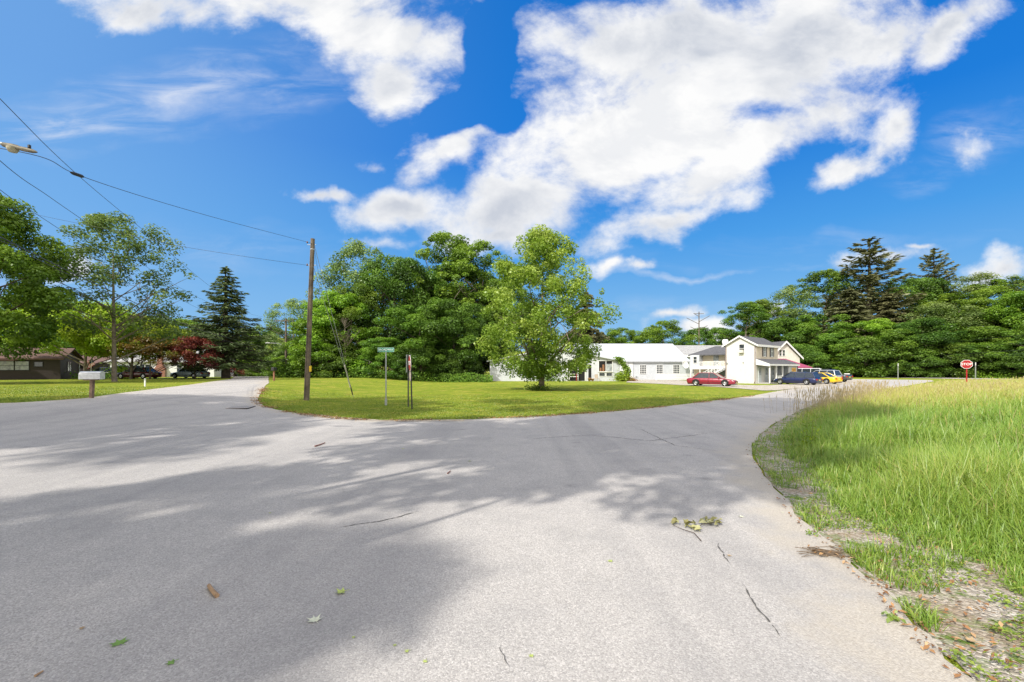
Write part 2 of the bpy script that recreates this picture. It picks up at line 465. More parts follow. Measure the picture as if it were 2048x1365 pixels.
def gravel_material(name, a, b, scale=38, green=0.0):
    m, nt, out = new_mat(name); T = NT(nt); p = T.pos()
    vo = T.n('ShaderNodeTexVoronoi'); vo.inputs['Scale'].default_value = scale; T.link(p, vo.inputs['Vector'])
    vs = T.n('ShaderNodeSeparateColor'); T.link(vo.outputs['Color'], vs.inputs[0])
    c = T.ramp(vs.outputs[0], [(0,tuple(x*.6 for x in a)),(.5,a),(1,b)])
    c = T.mix(T.maprange(T.noise(p, 1.6, 6, .65), .42, .66, 0, .7), c, (.25,.175,.10))
    if green: c = T.mix(T.maprange(T.noise(p, 2.6, 5, .7), .5, .62, 0, green), c, (.10,.17,.02))
    T.bsdf(out, c, .95, 0, .2, T.bump(T.math('MULTIPLY', vo.outputs['Distance'], -1), .7, .02))
    return m
M_verge = gravel_material('verge_gravel', (.37,.33,.28), (.60,.56,.50), 42, .95)
M_drive = gravel_material('drive_gravel', (.50,.46,.40), (.66,.63,.58), 22, .15)
M_sand = gravel_material('washed_sand', (.55,.48,.38), (.70,.64,.55), 70)

def axis_pts(segs):
    out = [segs[0][0]]
    for a, b, st in segs:
        n = max(1, int(round((b-a)/st)))
        out += list(np.linspace(a, b, n+1)[1:])
    return np.array(out)
gx = axis_pts([(-1200,-300,60),(-300,-80,6),(-80,-45,2),(-45,45,.75),(45,110,2),(110,300,6),(300,1200,60)])
gy = axis_pts([(-120,-20,10),(-20,50,.75),(50,130,2),(130,300,6),(300,1800,75)])
GX, GY = np.meshgrid(gx, gy)
Z = g(GX.ravel(), GY.ravel())
V = np.stack([GX.ravel(), GY.ravel(), Z], 1)
nx, ny = len(gx), len(gy)
ii = (np.arange(ny-1)[:,None]*nx + np.arange(nx-1)[None,:]).ravel()
gnd = mesh_np('ground', V, [np.stack([ii, ii+1, ii+nx+1, ii+nx], 1)], M_lawn, smooth=True)
tag(gnd, 'mown yellow-green lawn and open ground', kind='structure')

def sheet(name, poly, lift, m, fine=.6, coarse=3.0, kind='structure', label=None, edge=False, edge_skip=None):
    poly = [tuple(p[:2]) for p in poly]
    n = len(poly)
    pts = []
    for i in range(n):
        a, b = poly[i], poly[(i+1)%n]
        L = math.hypot(b[0]-a[0], b[1]-a[1]); dd = math.hypot(*a)
        k = max(1, int(L/(fine if dd < 40 else coarse)))
        for t in range(k):
            q = t/k
            pts.append((a[0]+(b[0]-a[0])*q, a[1]+(b[1]-a[1])*q))
    nb = len(pts)
    xs = [p[0] for p in pts]; ys = [p[1] for p in pts]
    cand = []
    for st, lo, hi in ((fine,0,40),(coarse,40,1e9)):
        ax = np.arange(max(min(xs),-160), min(max(xs),160), st); ay = np.arange(min(ys), max(ys), st)
        AX, AY = np.meshgrid(ax, ay); AX = AX.ravel(); AY = AY.ravel()
        r = np.hypot(AX, AY); k = (r >= lo) & (r < hi)
        cand.append(np.stack([AX[k], AY[k]], 1))
    cand = np.concatenate(cand)
    k = inside(pts, cand[:,0], cand[:,1]) & (poly_dist(poly, cand[:,0], cand[:,1]) > fine*.5)
    allp = [Vector(p) for p in pts] + [Vector(p) for p in cand[k].tolist()]
    vs, _, fs, _, _, _ = delaunay_2d_cdt(allp, [(i,(i+1)%nb) for i in range(nb)], [], 1, 1e-4)
    A = np.array([(q.x,q.y) for q in vs])
    z = g(A[:,0], A[:,1]) + lift
    at = {}
    if edge: at['edge'] = np.clip(poly_dist(poly, A[:,0], A[:,1])/1.1, 0, 1)
    F3 = np.array([f for f in fs if len(f) == 3])
    # make every face look up
    a_, b_, c_ = A[F3[:,0]], A[F3[:,1]], A[F3[:,2]]
    cr = (b_[:,0]-a_[:,0])*(c_[:,1]-a_[:,1]) - (b_[:,1]-a_[:,1])*(c_[:,0]-a_[:,0])
    F3[cr < 0] = F3[cr < 0][:, ::-1]
    o = mesh_np(name, np.column_stack([A, z]), [F3], m, at, smooth=True)
    tag(o, label, kind=kind); return o

def jag(pts, amp, seg=.7):
    """roughen a polyline so that pavement edges crumble"""
    out = []
    for i in range(len(pts)-1):
        a, b = pts[i], pts[i+1]
        L = math.hypot(b[0]-a[0], b[1]-a[1]); k = max(1, min(60, int(L/seg)))
        for t in range(k):
            q = t/k
            out.append((a[0]+(b[0]-a[0])*q + random.uniform(-amp,amp)*(t>0 or i>0), a[1]+(b[1]-a[1])*q + random.uniform(-amp,amp)*(t>0 or i>0)))
    out.append(tuple(pts[-1][:2])); return out
def smooth_line(pts, it=2):
    for _ in range(it):
        o = [pts[0]]
        for a, b in zip(pts[:-1], pts[1:]):
            o += [(.75*a[0]+.25*b[0], .75*a[1]+.25*b[1]), (.25*a[0]+.75*b[0], .25*a[1]+.75*b[1])]
        pts = o + [pts[-1]]
    return pts

RIGHT_EDGE = smooth_line([(1.6,-14),(2.3,-3)] + [flat(*p) for p in [(1930,1365),(1850,1270),(1760,1180),(1690,1110),(1620,1060),(1570,1000),(1530,950),(1500,905),
              (1510,880),(1545,850),(1590,826),(1640,806),(1700,790),(1770,779),(1830,770)]] + [(64,69)], 2)
ISLAND = smooth_line([P(*p)[:2] for p in [(1640,773.5),(1580,779),(1540,786),(1500,793.5),(1400,806),(1280,820),(1150,830),(1000,838),(860,842.5),(760,843),(680,839),(600,829),(545,819),(519,809),(515,800),(526,780),(538,766)]], 2) + [(-37.5,70),(-52,98),(-78,150)]
LEFT_EDGE = [(-90,150),(-61,98),(-44,72)] + smooth_line([P(*p)[:2] for p in [(462,759),(430,763),(390,769),(300,780),(195,796),(100,803),(0,809)]] + [(-34,15.5),(-60,14)], 2)
road_poly = jag(RIGHT_EDGE, .05) + [(70,76),(60,84)] + jag([(52,70)]+ISLAND, .05) + jag(LEFT_EDGE, .05) + [(-60,-14)]
road = sheet('road', road_poly, .02, M_asph, .55, 3.0, label='worn pale asphalt of the road junction', edge=True)
# cross road beyond the junction
def band(line, w):
    L, Rr = [], []
    for i, p in enumerate(line):
        a = line[max(0,i-1)]; b = line[min(len(line)-1,i+1)]
        dx, dy = b[0]-a[0], b[1]-a[1]; l = math.hypot(dx,dy)
        L.append((p[0]-dy/l*w, p[1]+dx/l*w)); Rr.append((p[0]+dy/l*w, p[1]-dx/l*w))
    return L + Rr[::-1]
MR = smooth_line(MAIN_ROAD, 2)
sheet('main_road', band(MR, 4.6), .045, M_asph, 3, 3, label='cross road passing behind the tall grass field', edge=True)
mb = MB()
for s in (-4.1, 4.1):
    ln = band(MR, abs(s)); n_ = len(MR)
    side = ln[:n_] if s < 0 else ln[n_:][::-1]
    for a, b in zip(side[:-1], side[1:]):
        dx, dy = b[0]-a[0], b[1]-a[1]; l = math.hypot(dx,dy) or 1; nx_, ny_ = -dy/l*.07, dx/l*.07
        mb.quad((a[0]-nx_,a[1]-ny_,gz(*a)+.06),(a[0]+nx_,a[1]+ny_,gz(*a)+.06),(b[0]+nx_,b[1]+ny_,gz(*b)+.06),(b[0]-nx_,b[1]-ny_,gz(*b)+.06))
tag(mb.build('road_marking', mat('road_paint',(.75,.75,.72),.8)), 'white edge lines of the cross road', kind='structure')
verge_poly = jag(RIGHT_EDGE[4:-6], .06) + jag([(x+.5,y+.1) for x,y in FIELD_EDGE[::-1][3:]], .12) + [(6,-3)]
sheet('verge', verge_poly, .010, M_verge, .5, 2, label='gravelly dirt verge with dead leaves between asphalt and tall grass')
drive = [P(*p)[:2] for p in [(1252,765.5),(1262,758.5),(1300,757.5),(1380,762),(1400,767),(1455,770),(1530,772),(1560,770),(1640,766),(1700,760.5),(1745,760),(1690,769),(1640,773.5),(1590,778),(1540,783),(1490,779),(1440,775),(1380,772),(1310,768)]]
sheet('gravel_drive', smooth_line(drive+[drive[0]],1)[:-1], .032, M_drive, 1.2, 2, label='pale gravel drive in front of the white sheds and yellow house')
ls = [P(*p)[:2] for p in [(590,829),(640,836),(700,841),(800,845),(930,844),(930,841),(860,841),(760,841.5),(690,836.5),(620,829)]]
sheet('sand_patch', jag(ls+[ls[0]], .06, .4)[:-1], .028, M_sand, .4, 2, label='washed-out sand along the lawn corner')

# cracks: narrow broken ribbons of dark grit lying in the asphalt
M_crack = mat('crack_grit', (.11,.105,.10), .95, var=.3, scale=20)
def crack(pix, w0, label):
    pts = [P(*p) for p in pix]; line = []
    for a, b in zip(pts[:-1], pts[1:]):
        k = max(2, int(math.dist(a,b)/.035))
        for t in range(k): line.append((a[0]+(b[0]-a[0])*t/k, a[1]+(b[1]-a[1])*t/k))
    V, Fq = [], []
    jx = 0
    for i, p in enumerate(line):
        jx = .85*jx + random.gauss(0,.006)
        a, b = line[max(0,i-2)], line[min(len(line)-1,i+2)]
        dx, dy = b[0]-a[0], b[1]-a[1]; l = math.hypot(dx,dy) or 1; nx_, ny_ = -dy/l, dx/l
        w_ = w0*random.uniform(.15,1)*min(1, i/6, (len(line)-1-i)/6)
        c = (p[0]+nx_*jx, p[1]+ny_*jx)
        V += [(c[0]+nx_*w_, c[1]+ny_*w_, gz(*c)+.026), (c[0]-nx_*w_, c[1]-ny_*w_, gz(*c)+.026)]
        if i and (i % 9 or random.random() < .6): k = 2*i; Fq.append((k-2,k-1,k+1,k))
    o = mesh_np('road_crack', V, [np.array(Fq)], M_crack); tag(o, label, kind='structure')
crack([(1432,1088),(1445,1110),(1462,1140)], .010, 'short crack in the asphalt')
crack([(1482,1170),(1500,1205),(1530,1245),(1566,1295)], .011, 'long crack in the asphalt')
crack([(672,1060),(760,1048),(850,1024)], .013, 'dark crack across the asphalt')
crack([(1060,880),(1180,872),(1300,884),(1420,868)], .016, 'wandering crack on the right road')
crack([(1280,860),(1350,893),(1440,905)], .014, 'branching crack on the right road')
crack([(1000,1290),(1010,1335),(1030,1365)], .006, 'faint crack near the camera')

# ---- grass blades
def grass_mat(name, stops, transl=.35):
    m, nt, out = new_mat(name); T = NT(nt)
    at = T.n('ShaderNodeAttribute', attribute_name='tint')
    hh = T.n('ShaderNodeAttribute', attribute_name='along')
    c = T.ramp(at.outputs['Fac'], stops)
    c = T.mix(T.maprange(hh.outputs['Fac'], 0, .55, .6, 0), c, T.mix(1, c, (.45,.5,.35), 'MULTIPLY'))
    d = T.n('ShaderNodeBsdfDiffuse'); T.link(c, d.inputs[0])
    tr = T.n('ShaderNodeBsdfTranslucent'); T.link(c, tr.inputs[0])
    mx = T.n('ShaderNodeMixShader'); mx.inputs[0].default_value = transl; T.link(d.outputs[0], mx.inputs[1]); T.link(tr.outputs[0], mx.inputs[2])
    gl = T.n('ShaderNodeBsdfGlossy'); gl.inputs['Roughness'].default_value = .45
    m2 = T.n('ShaderNodeMixShader'); m2.inputs[0].default_value = .05; T.link(mx.outputs[0], m2.inputs[1]); T.link(gl.outputs[0], m2.inputs[2])
    T.link(m2.outputs[0], out.inputs[0]); return m

def blades(name, xy, h, w, lean, tint, m, label, curl=.5, group=None, az=None):
    n = len(xy)
    z = g(xy[:,0], xy[:,1])
    a = rng.uniform(0, 2*np.pi, n) if az is None else az
    ld = np.stack([np.cos(a), np.sin(a), np.zeros(n)], 1)
    b = a + np.pi/2 + rng.normal(0,.4,n)
    side = np.stack([np.cos(b), np.sin(b), np.zeros(n)], 1)
    base = np.column_stack([xy, z-.01])
    mid = base + ld*(lean*h*.3)[:,None]; mid[:,2] += h*.55
    top = base + ld*(lean*h*(.75+curl*.4))[:,None]; top[:,2] += h*np.clip(1-.32*lean**2, .35, 1)
    ww = (side*w[:,None])/2
    V = np.stack([base-ww, base+ww, mid+ww*.8, mid-ww*.8, top], 1).reshape(-1,3)
    k = np.arange(n)[:,None]*5
    quads = k + np.array([[0,1,2,3]]); tris = k + np.array([[3,2,4]])
    tt = np.repeat(tint, 5); al = np.tile([0,0,.55,.55,1.0], n)
    o = mesh_np(name, V, [quads, tris], m, {'tint':tt,'along':al}, smooth=True)
    tag(o, label, kind='stuff'); return o

def vnoise(x, y, s, seed=0):
    """cheap smooth value noise for clumping"""
    r = np.random.default_rng(seed).random((64,64))
    fx, fy = x/s, y/s
    ix, iy = np.floor(fx).astype(int), np.floor(fy).astype(int)
    tx, ty = fx-ix, fy-iy; tx = tx*tx*(3-2*tx); ty = ty*ty*(3-2*ty)
    f = lambda i,j: r[i % 64, j % 64]
    return (f(ix,iy)*(1-tx)+f(ix+1,iy)*tx)*(1-ty) + (f(ix,iy+1)*(1-tx)+f(ix+1,iy+1)*tx)*ty

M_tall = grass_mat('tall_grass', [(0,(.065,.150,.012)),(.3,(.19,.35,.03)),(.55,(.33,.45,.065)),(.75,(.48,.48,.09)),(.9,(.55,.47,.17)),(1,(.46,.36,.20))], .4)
def field_pts(n, lo=2.3, hi=75, wide=1.45):
    d = lo*(hi/lo)**rng.random(n); x = rng.uniform(-.2, wide, n)*d + rng.uniform(0,3,n)
    k = inside(FIELD_POLY, x, d)
    return x[k], d[k]
x, y = field_pts(430000)
df = poly_dist(FIELD_POLY, x, y)
cl = vnoise(x, y, .7, 1); cl2 = vnoise(x, y, 3.0, 2); cl3 = vnoise(x, y, 9, 3)
keep = rng.random(len(x)) < np.clip(.35 + cl*.9, 0, 1)*S(-.05,.3,df)
x, y, df, cl, cl2, cl3 = [a[keep] for a in (x,y,df,cl,cl2,cl3)]
n = len(x)
h = (.14 + .42*S(0,1.5,df))*(.55 + .75*cl)*rng.uniform(.65,1.3,n)*(1 - .25*S(20,45,y))
wd = (.0055 + .00062*np.hypot(x,y))*rng.uniform(.7,1.3,n)
lean = rng.uniform(.15,1.25,n)*(1-.4*S(14,30,y))
az = rng.normal(.5, 1.3, n)
yel = S(9,26, y*.8+x*.25)
tint = np.clip(.26 + .24*cl2 + .33*yel + .30*(cl3-.4)*yel + .1*(cl-.5) + rng.normal(0,.09,n), 0, 1)
straw = rng.random(n) < (.04+.13*yel); tint[straw] = rng.uniform(.78,1,straw.sum())
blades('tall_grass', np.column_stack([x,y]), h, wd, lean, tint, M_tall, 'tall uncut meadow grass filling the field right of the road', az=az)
# seed stems standing above the blades
x, y = field_pts(60000, 5, 75)
df = poly_dist(FIELD_POLY, x, y)
k = (rng.random(len(x)) < S(.4,2,df)*(.012+.17*S(10,24,y*.8+x*.25))*np.clip(vnoise(x,y,4,5)*1.6-.2,0,1))
x, y = x[k], y[k]
# wispy clump hanging over the road edge
cx_, cy_ = flat(1660, 812); ex, ey = flat(1590, 832); fx_, fy_ = flat(1740,786)
tline = rng.random(900); tline = tline; xe = np.where(tline<.5, ex+(cx_-ex)*tline*2, cx_+(fx_-cx_)*(tline-.5)*2) + rng.normal(.5,.6,900); ye = np.where(tline<.5, ey+(cy_-ey)*tline*2, cy_+(fy_-cy_)*(tline-.5)*2) + rng.normal(-.2,.6,900)
x = np.concatenate([x, xe]); y = np.concatenate([y, ye]); n = len(x)
z = g(x,y); hh = rng.uniform(.42,.75,n); hh[-900:] = rng.uniform(.4,1.1,900); r = np.hypot(x,y)
a = rng.uniform(0,2*np.pi,n); ln = rng.uniform(.02,.28,n)
ld = np.stack([np.cos(a),np.sin(a),np.zeros(n)],1); sd = np.stack([-np.sin(a),np.cos(a),np.zeros(n)],1)
# stem faces the road side, head is a slim diamond
b0 = np.column_stack([x,y,z]); t0 = b0 + ld*(ln*hh)[:,None]; t0[:,2] += hh
ws = (.0012+.00010*r)[:,None]; wh = (.004+.00040*r)[:,None]
sx = np.stack([np.ones(n)*.9, -x/np.maximum(r,.1)*.5, np.zeros(n)],1)
hd = t0-b0; m1 = b0+hd*.80; m2 = b0+hd*.9
V = np.stack([b0-sx*ws, b0+sx*ws, m1+sx*ws, m1-sx*ws, m2+sx*wh, t0+hd*.05, m2-sx*wh],1).reshape(-1,3)
k = np.arange(n)[:,None]*7
tt = np.repeat(np.clip(rng.normal(.86,.1,n),0,1)*(np.arange(n) < n-900)+1.0*(np.arange(n) >= n-900),7)
o = mesh_np('grass_seed_stems', V, [k+np.array([[0,1,2,3]]), k+np.array([[3,2,4]]), k+np.array([[3,4,6]]), k+np.array([[6,4,5]])], M_tall, {'tint':tt,'along':np.tile([0,0,.8,.8,1,1,1.0],n)})
tag(o, 'reddish grass seed heads standing over the meadow', kind='stuff')

# weeds and sprigs on the verge, dead leaves between them
M_weed = leaf_mat('weed_leaf', (.10,.17,.02), (.21,.31,.035), (.34,.43,.07), .35, .05)
M_dead = leaf_mat('dead_leaf', (.16,.075,.03), (.34,.18,.075), (.52,.36,.20), .15, .04)
def leaf_quads(c, nrm, size, asp=.62, fold=.18):
    n = len(c)
    nrm = nrm/np.linalg.norm(nrm,axis=1,keepdims=True)
    rnd = rng.normal(size=(n,3)); t = rnd - nrm*(rnd*nrm).sum(1,keepdims=True); t /= np.linalg.norm(t,axis=1,keepdims=True)+1e-9
    b = np.cross(nrm,t); s = size[:,None]
    V = np.stack([c-t*s*.5, c+b*s*.5*asp+nrm*s*fold, c+t*s*.5, c-b*s*.5*asp+nrm*s*fold],1).reshape(-1,3)
    return V, np.arange(n)[:,None]*4+np.array([[0,1,2,3]])
VP = RIGHT_EDGE[6:60]
def verge_pts(n, lo, hi):
    i = rng.integers(0, len(VP)-1, n*3); t = rng.random(n*3)
    A = np.array(VP); p = A[i]*(1-t)[:,None] + A[i+1]*t[:,None]
    d = A[i+1]-A[i]; nn = np.stack([d[:,1], -d[:,0]],1); nn /= np.linalg.norm(nn,axis=1,keepdims=True)+1e-9
    off = lo + (hi-lo)*rng.random(n*3)**1.4
    p = p + nn*off[:,None]
    wgt = 1/np.maximum(p[:,1],2.0); k = rng.random(n*3) < wgt/wgt.max()*1.2
    p = p[k][:n]; return p
p = verge_pts(1150, .03, 1.7); p = p[vnoise(p[:,0],p[:,1],.45,9) > .44-.2*S(4,7,p[:,1])]
cc, nn, ss, tt = [], [], [], []
for q in p:
    m_ = rng.integers(5,16); a = rng.uniform(0,6.28,m_); rr = rng.uniform(.01,.09,m_)
    cc.append(np.stack([q[0]+rr*np.cos(a), q[1]+rr*np.sin(a), g(np.full(m_,q[0]),np.full(m_,q[1]))+.02+rng.uniform(.005,.06,m_)],1))
    nn.append(np.stack([np.cos(a)*.5,np.sin(a)*.5,np.ones(m_)],1)); ss.append(rng.uniform(.016,.046,m_)); tt.append(np.clip(rng.normal(.55,.2,m_),0,1))
cc = np.concatenate(cc); V, Fq = leaf_quads(cc, np.concatenate(nn), np.concatenate(ss), .55)
tag(mesh_np('weeds', V, [Fq], M_weed, {'tint':np.repeat(np.concatenate(tt),4)}), 'low broad-leaved weeds along the edge of the asphalt', kind='stuff')
p = verge_pts(19000, .02, 1.9); n = len(p); p = p[vnoise(p[:,0],p[:,1],.5,12) > .56-.30*S(3.6,6.5,p[:,1])]; n = len(p)
blades('verge_grass', p, rng.uniform(.05,.20,n)*(.5+vnoise(p[:,0],p[:,1],.6,13)), rng.uniform(.004,.008,n)+.0005*p[:,1], rng.uniform(.3,1.2,n), np.clip(rng.normal(.42,.14,n),0,1), M_tall, 'sparse bright grass sprouting through the gravel verge')
p = verge_pts(1700, -.12, 2.0); n = len(p)
c = np.column_stack([p, g(p[:,0],p[:,1])+rng.uniform(.028,.05,n)])
V, Fq = leaf_quads(c, np.stack([rng.normal(0,.35,n),rng.normal(0,.35,n),np.ones(n)],1), rng.uniform(.015,.065,n), .45, .12)
tag(mesh_np('leaf_litter', V, [Fq], M_dead, {'tint':np.repeat(rng.random(n),4)}), 'brown dead leaves scattered over the gravel verge', kind='stuff')

# short lawn blades along the near rims of the lawns
M_lb = grass_mat('lawn_blades', [(0,(.09,.165,.014)),(.5,(.24,.32,.028)),(1,(.46,.43,.075))], .3)
d = rng.uniform(15, 33, 150000); x = rng.uniform(-1.25,.6,150000)*d
isl = inside(ISLAND + [(52,70)], x, d); lf = inside(LEFT_EDGE[2:] + [(-60,75)], x, d)
k = (isl | lf) & (rng.random(len(x)) < (18/d)**2)
x, d = x[k], d[k]; n = len(x)
dI = poly_dist(ISLAND, x, d, False)
hh = rng.uniform(.03,.075,n) + .05*(dI < .5)*rng.random(n)
blades('lawn_grass', np.column_stack([x,d]), hh, .008+.0006*d, rng.uniform(.2,1,n), np.clip(.45+.5*(vnoise(x,d,1.5,20)-.5)+rng.normal(0,.16,n),0,1), M_lb, 'short mown grass along the lawn rims')

# dirt and dead thatch where the lawn breaks off onto the asphalt
A = np.array(ISLAND[:-3]); sl_ = np.hypot(*np.diff(A,axis=0).T)*(A[:-1,1] < 32); i = rng.choice(len(A)-1, 5200, p=sl_/sl_.sum()); t = rng.random(5200)
p = A[i]*(1-t)[:,None]+A[i+1]*t[:,None]; dd = A[i+1]-A[i]; nn = np.stack([dd[:,1],-dd[:,0]],1); nn /= np.linalg.norm(nn,axis=1,keepdims=True)+1e-9
p = p + nn*rng.normal(0,.16,5200)[:,None]; p = p[vnoise(p[:,0],p[:,1],.8,40) > .42]; n = len(p)
V, Fq = leaf_quads(np.column_stack([p, g(p[:,0],p[:,1])+rng.uniform(.03,.05,n)]), np.stack([rng.normal(0,.4,n),rng.normal(-.2,.4,n),np.ones(n)],1), rng.uniform(.04,.12,n), .4, .12)
tag(mesh_np('lawn_thatch', V, [Fq], M_dead, {'tint':np.repeat(rng.random(n),4)}), 'dry thatch and dirt along the broken lawn edge', kind='stuff')
# ------------------------------------------------------------------ trees
M_bark = mat('bark_grey', (.20,.165,.13), .95, var=.35, scale=3, bump=.6)
M_barkd = mat('bark_dark', (.10,.075,.06), .95, var=.35, scale=3, bump=.6)
L_dark = leaf_mat('leaf_dark', (.034,.070,.014), (.086,.165,.024), (.175,.29,.040), .32, .025)
L_mid = leaf_mat('leaf_mid', (.050,.105,.016), (.130,.240,.027), (.25,.38,.048), .36, .025)
L_bright = leaf_mat('leaf_bright', (.065,.140,.014), (.175,.32,.024), (.31,.47,.05), .40, .025)
L_grey = leaf_mat('leaf_greygreen', (.075,.125,.038), (.175,.265,.070), (.29,.38,.12), .35, .025)
L_poplar = leaf_mat('leaf_poplar', (.10,.19,.020), (.24,.38,.045), (.46,.57,.13), .42, .03, .02)
L_lime = leaf_mat('leaf_lime', (.13,.22,.014), (.30,.43,.03), (.46,.56,.06), .42, .025)
L_needle = leaf_mat('needle_dark', (.032,.056,.022), (.080,.118,.044), (.145,.185,.072), .15, .025)
L_olive = leaf_mat('needle_olive', (.055,.062,.026), (.120,.130,.055), (.20,.205,.09), .15, .025)
L_red = leaf_mat('leaf_maroon', (.05,.010,.011), (.145,.030,.026), (.27,.065,.042), .25, .025)
L_orange = leaf_mat('leaf_rust', (.11,.060,.016), (.27,.135,.034), (.30,.31,.04), .3, .025)
L_pale = leaf_mat('leaf_pale', (.10,.17,.04), (.22,.31,.08), (.40,.46,.18), .33, .025)

def limb(mb, a, b, r0, r1, bend=.12, n=6, seg=6):
    a, b = Vector(a), Vector(b); L = (b-a).length
    off = Vector((random.uniform(-1,1), random.uniform(-1,1), random.uniform(-.2,.6)))*L*bend
    pts = [a.lerp(b, t/seg) + off*math.sin(math.pi*t/seg) + Vector((random.uniform(-1,1),random.uniform(-1,1),random.uniform(-1,1)))*L*.012*(0<t<seg) for t in range(seg+1)]
    mb.tube(pts, [r0+(r1-r0)*t/seg for t in range(seg+1)], n, cap=False)
    return pts

def broadleaf(name, H, Rr, base, nclump, per, lsz, leafm, barkm, seed, prof='round', cr=(.16,.30), flat_=.75, trunk_r=None, shell=.55, lobes=.22, nlimb=16, low_fill=0.0, droop=0.0, asp=.62, outn=.6):
    r = np.random.default_rng(seed); random.seed(seed)
    trunk_r = trunk_r or H*.016+.05
    root = thing(name, None, 'tree')
    # clump centres inside an uneven envelope
    t = (np.arange(nclump)+r.random(nclump))/nclump
    t = .02 + .96*t**({'spread':.7,'poplar':1.3}.get(prof,.85)); r.shuffle(t)
    if prof == 'round': f = np.sqrt(np.clip(1-(2*t-1)**2, 0, 1))*(1.08-.18*t)
    elif prof == 'oval': f = np.sqrt(np.clip(1-(2*t-.80)**2/1.44, 0, 1))*.98
    elif prof == 'spread': f = np.clip(1.15-.75*t**2.2,0,1)*np.clip(t*7+.35,0,1)
    elif prof == 'cone': f = (1-t)**.8*.95+.06
    elif prof == 'poplar': f = np.interp(t,[0,.10,.25,.42,.65,.85,1],[.46,.76,.97,1.0,.86,.56,.10])
    elif prof == 'bush': f = np.sqrt(np.clip(1-t**2.2, 0, 1))
    an = r.uniform(0, 2*np.pi, nclump)
    p1, p2 = r.uniform(0,6.28,2)
    lob = 1 + lobes*np.sin(2*an+p1+3*t)+lobes*.7*np.sin(5*an+p2-4*t)
    rad = Rr*f*lob*(shell+(1-shell)*np.sqrt(r.random(nclump)))
    if prof == 'poplar' or name == 'oak_tree': rad[::4] *= .3
    z = base + (H-base)*t
    cx, cy_ = rad*np.cos(an), rad*np.sin(an)
    crad = Rr*(cr[0]*.75+(cr[1]*1.1-cr[0]*.75)*r.random(nclump)**1.6)
    z = np.minimum(z, H-crad*flat_*.8)
    C = np.stack([cx,cy_,z],1)
    pcs, nrm, tint = [], [], []
    m = np.maximum(8, (per*(crad/crad.mean())**2).astype(int))
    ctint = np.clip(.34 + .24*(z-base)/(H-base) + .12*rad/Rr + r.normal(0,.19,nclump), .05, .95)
    for i in range(nclump):
        k = m[i]
        d = r.normal(size=(k,3)); d[:,2] += .25; d /= np.linalg.norm(d,axis=1,keepdims=True)
        rr = crad[i]*r.random(k)**.40
        q = d*rr[:,None]; q[:,2] *= flat_
        hd = np.hypot(q[:,0], q[:,1])
        q[:,2] -= droop*hd**1.3
        pcs.append(C[i]+q)
        nn = d*outn + np.array([0,0,.55]) + r.normal(0,.45,(k,3)); nrm.append(nn)
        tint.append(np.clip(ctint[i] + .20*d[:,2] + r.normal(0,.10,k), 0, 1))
    pc = np.concatenate(pcs); nr = np.concatenate(nrm); ti = np.concatenate(tint)
    ok = pc[:,2] > .15; pc, nr, ti = pc[ok], nr[ok], ti[ok]
    V, Fq = leaf_quads(pc, nr, lsz*r.uniform(.6,1.35,len(pc)), asp)
    # trunk and limbs
    mb = MB()
    topz = base + (H-base)*(.72 if prof != 'spread' else .5)
    kx, ky = r.normal(0,H*.012,2)
    tp = [(0,0,-.3),(0,0,0.0),(kx*.2,ky*.2,H*.12),(kx*.6,ky*.6,H*.3),(kx,ky,topz*.8),(kx*1.3,ky*1.3,topz)]
    mb.tube(tp, [trunk_r*1.5,trunk_r*1.22,trunk_r,trunk_r*.85,trunk_r*.4,trunk_r*.12], 9)
    order = np.argsort(-rad)[:nlimb*2]; r.shuffle(order)
    for i in order[:nlimb]:
        zs = max(H*.10, min(topz*.92, C[i,2]-rad[i]*r.uniform(.35,.8)-.3))
        q = zs/topz
        a = (kx*q, ky*q, zs); e = C[i]; fr = trunk_r*(1-.75*q)*.55
        pts = limb(mb, a, tuple(e), fr, fr*.18)
        for s in range(2):
            st = pts[random.randint(2,4)]
            j = int(np.argmin(np.linalg.norm(C-np.array(st)-r.normal(0,Rr*.25,3),axis=1)))
            limb(mb, tuple(st), tuple(C[j]), fr*.4, fr*.08, seg=4, n=5)
    tr = mb.build('trunk', barkm, root)
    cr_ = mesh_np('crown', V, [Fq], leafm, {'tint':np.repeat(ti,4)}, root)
    root['_H'] = float(H); root['_R'] = float(Rr)
    return root

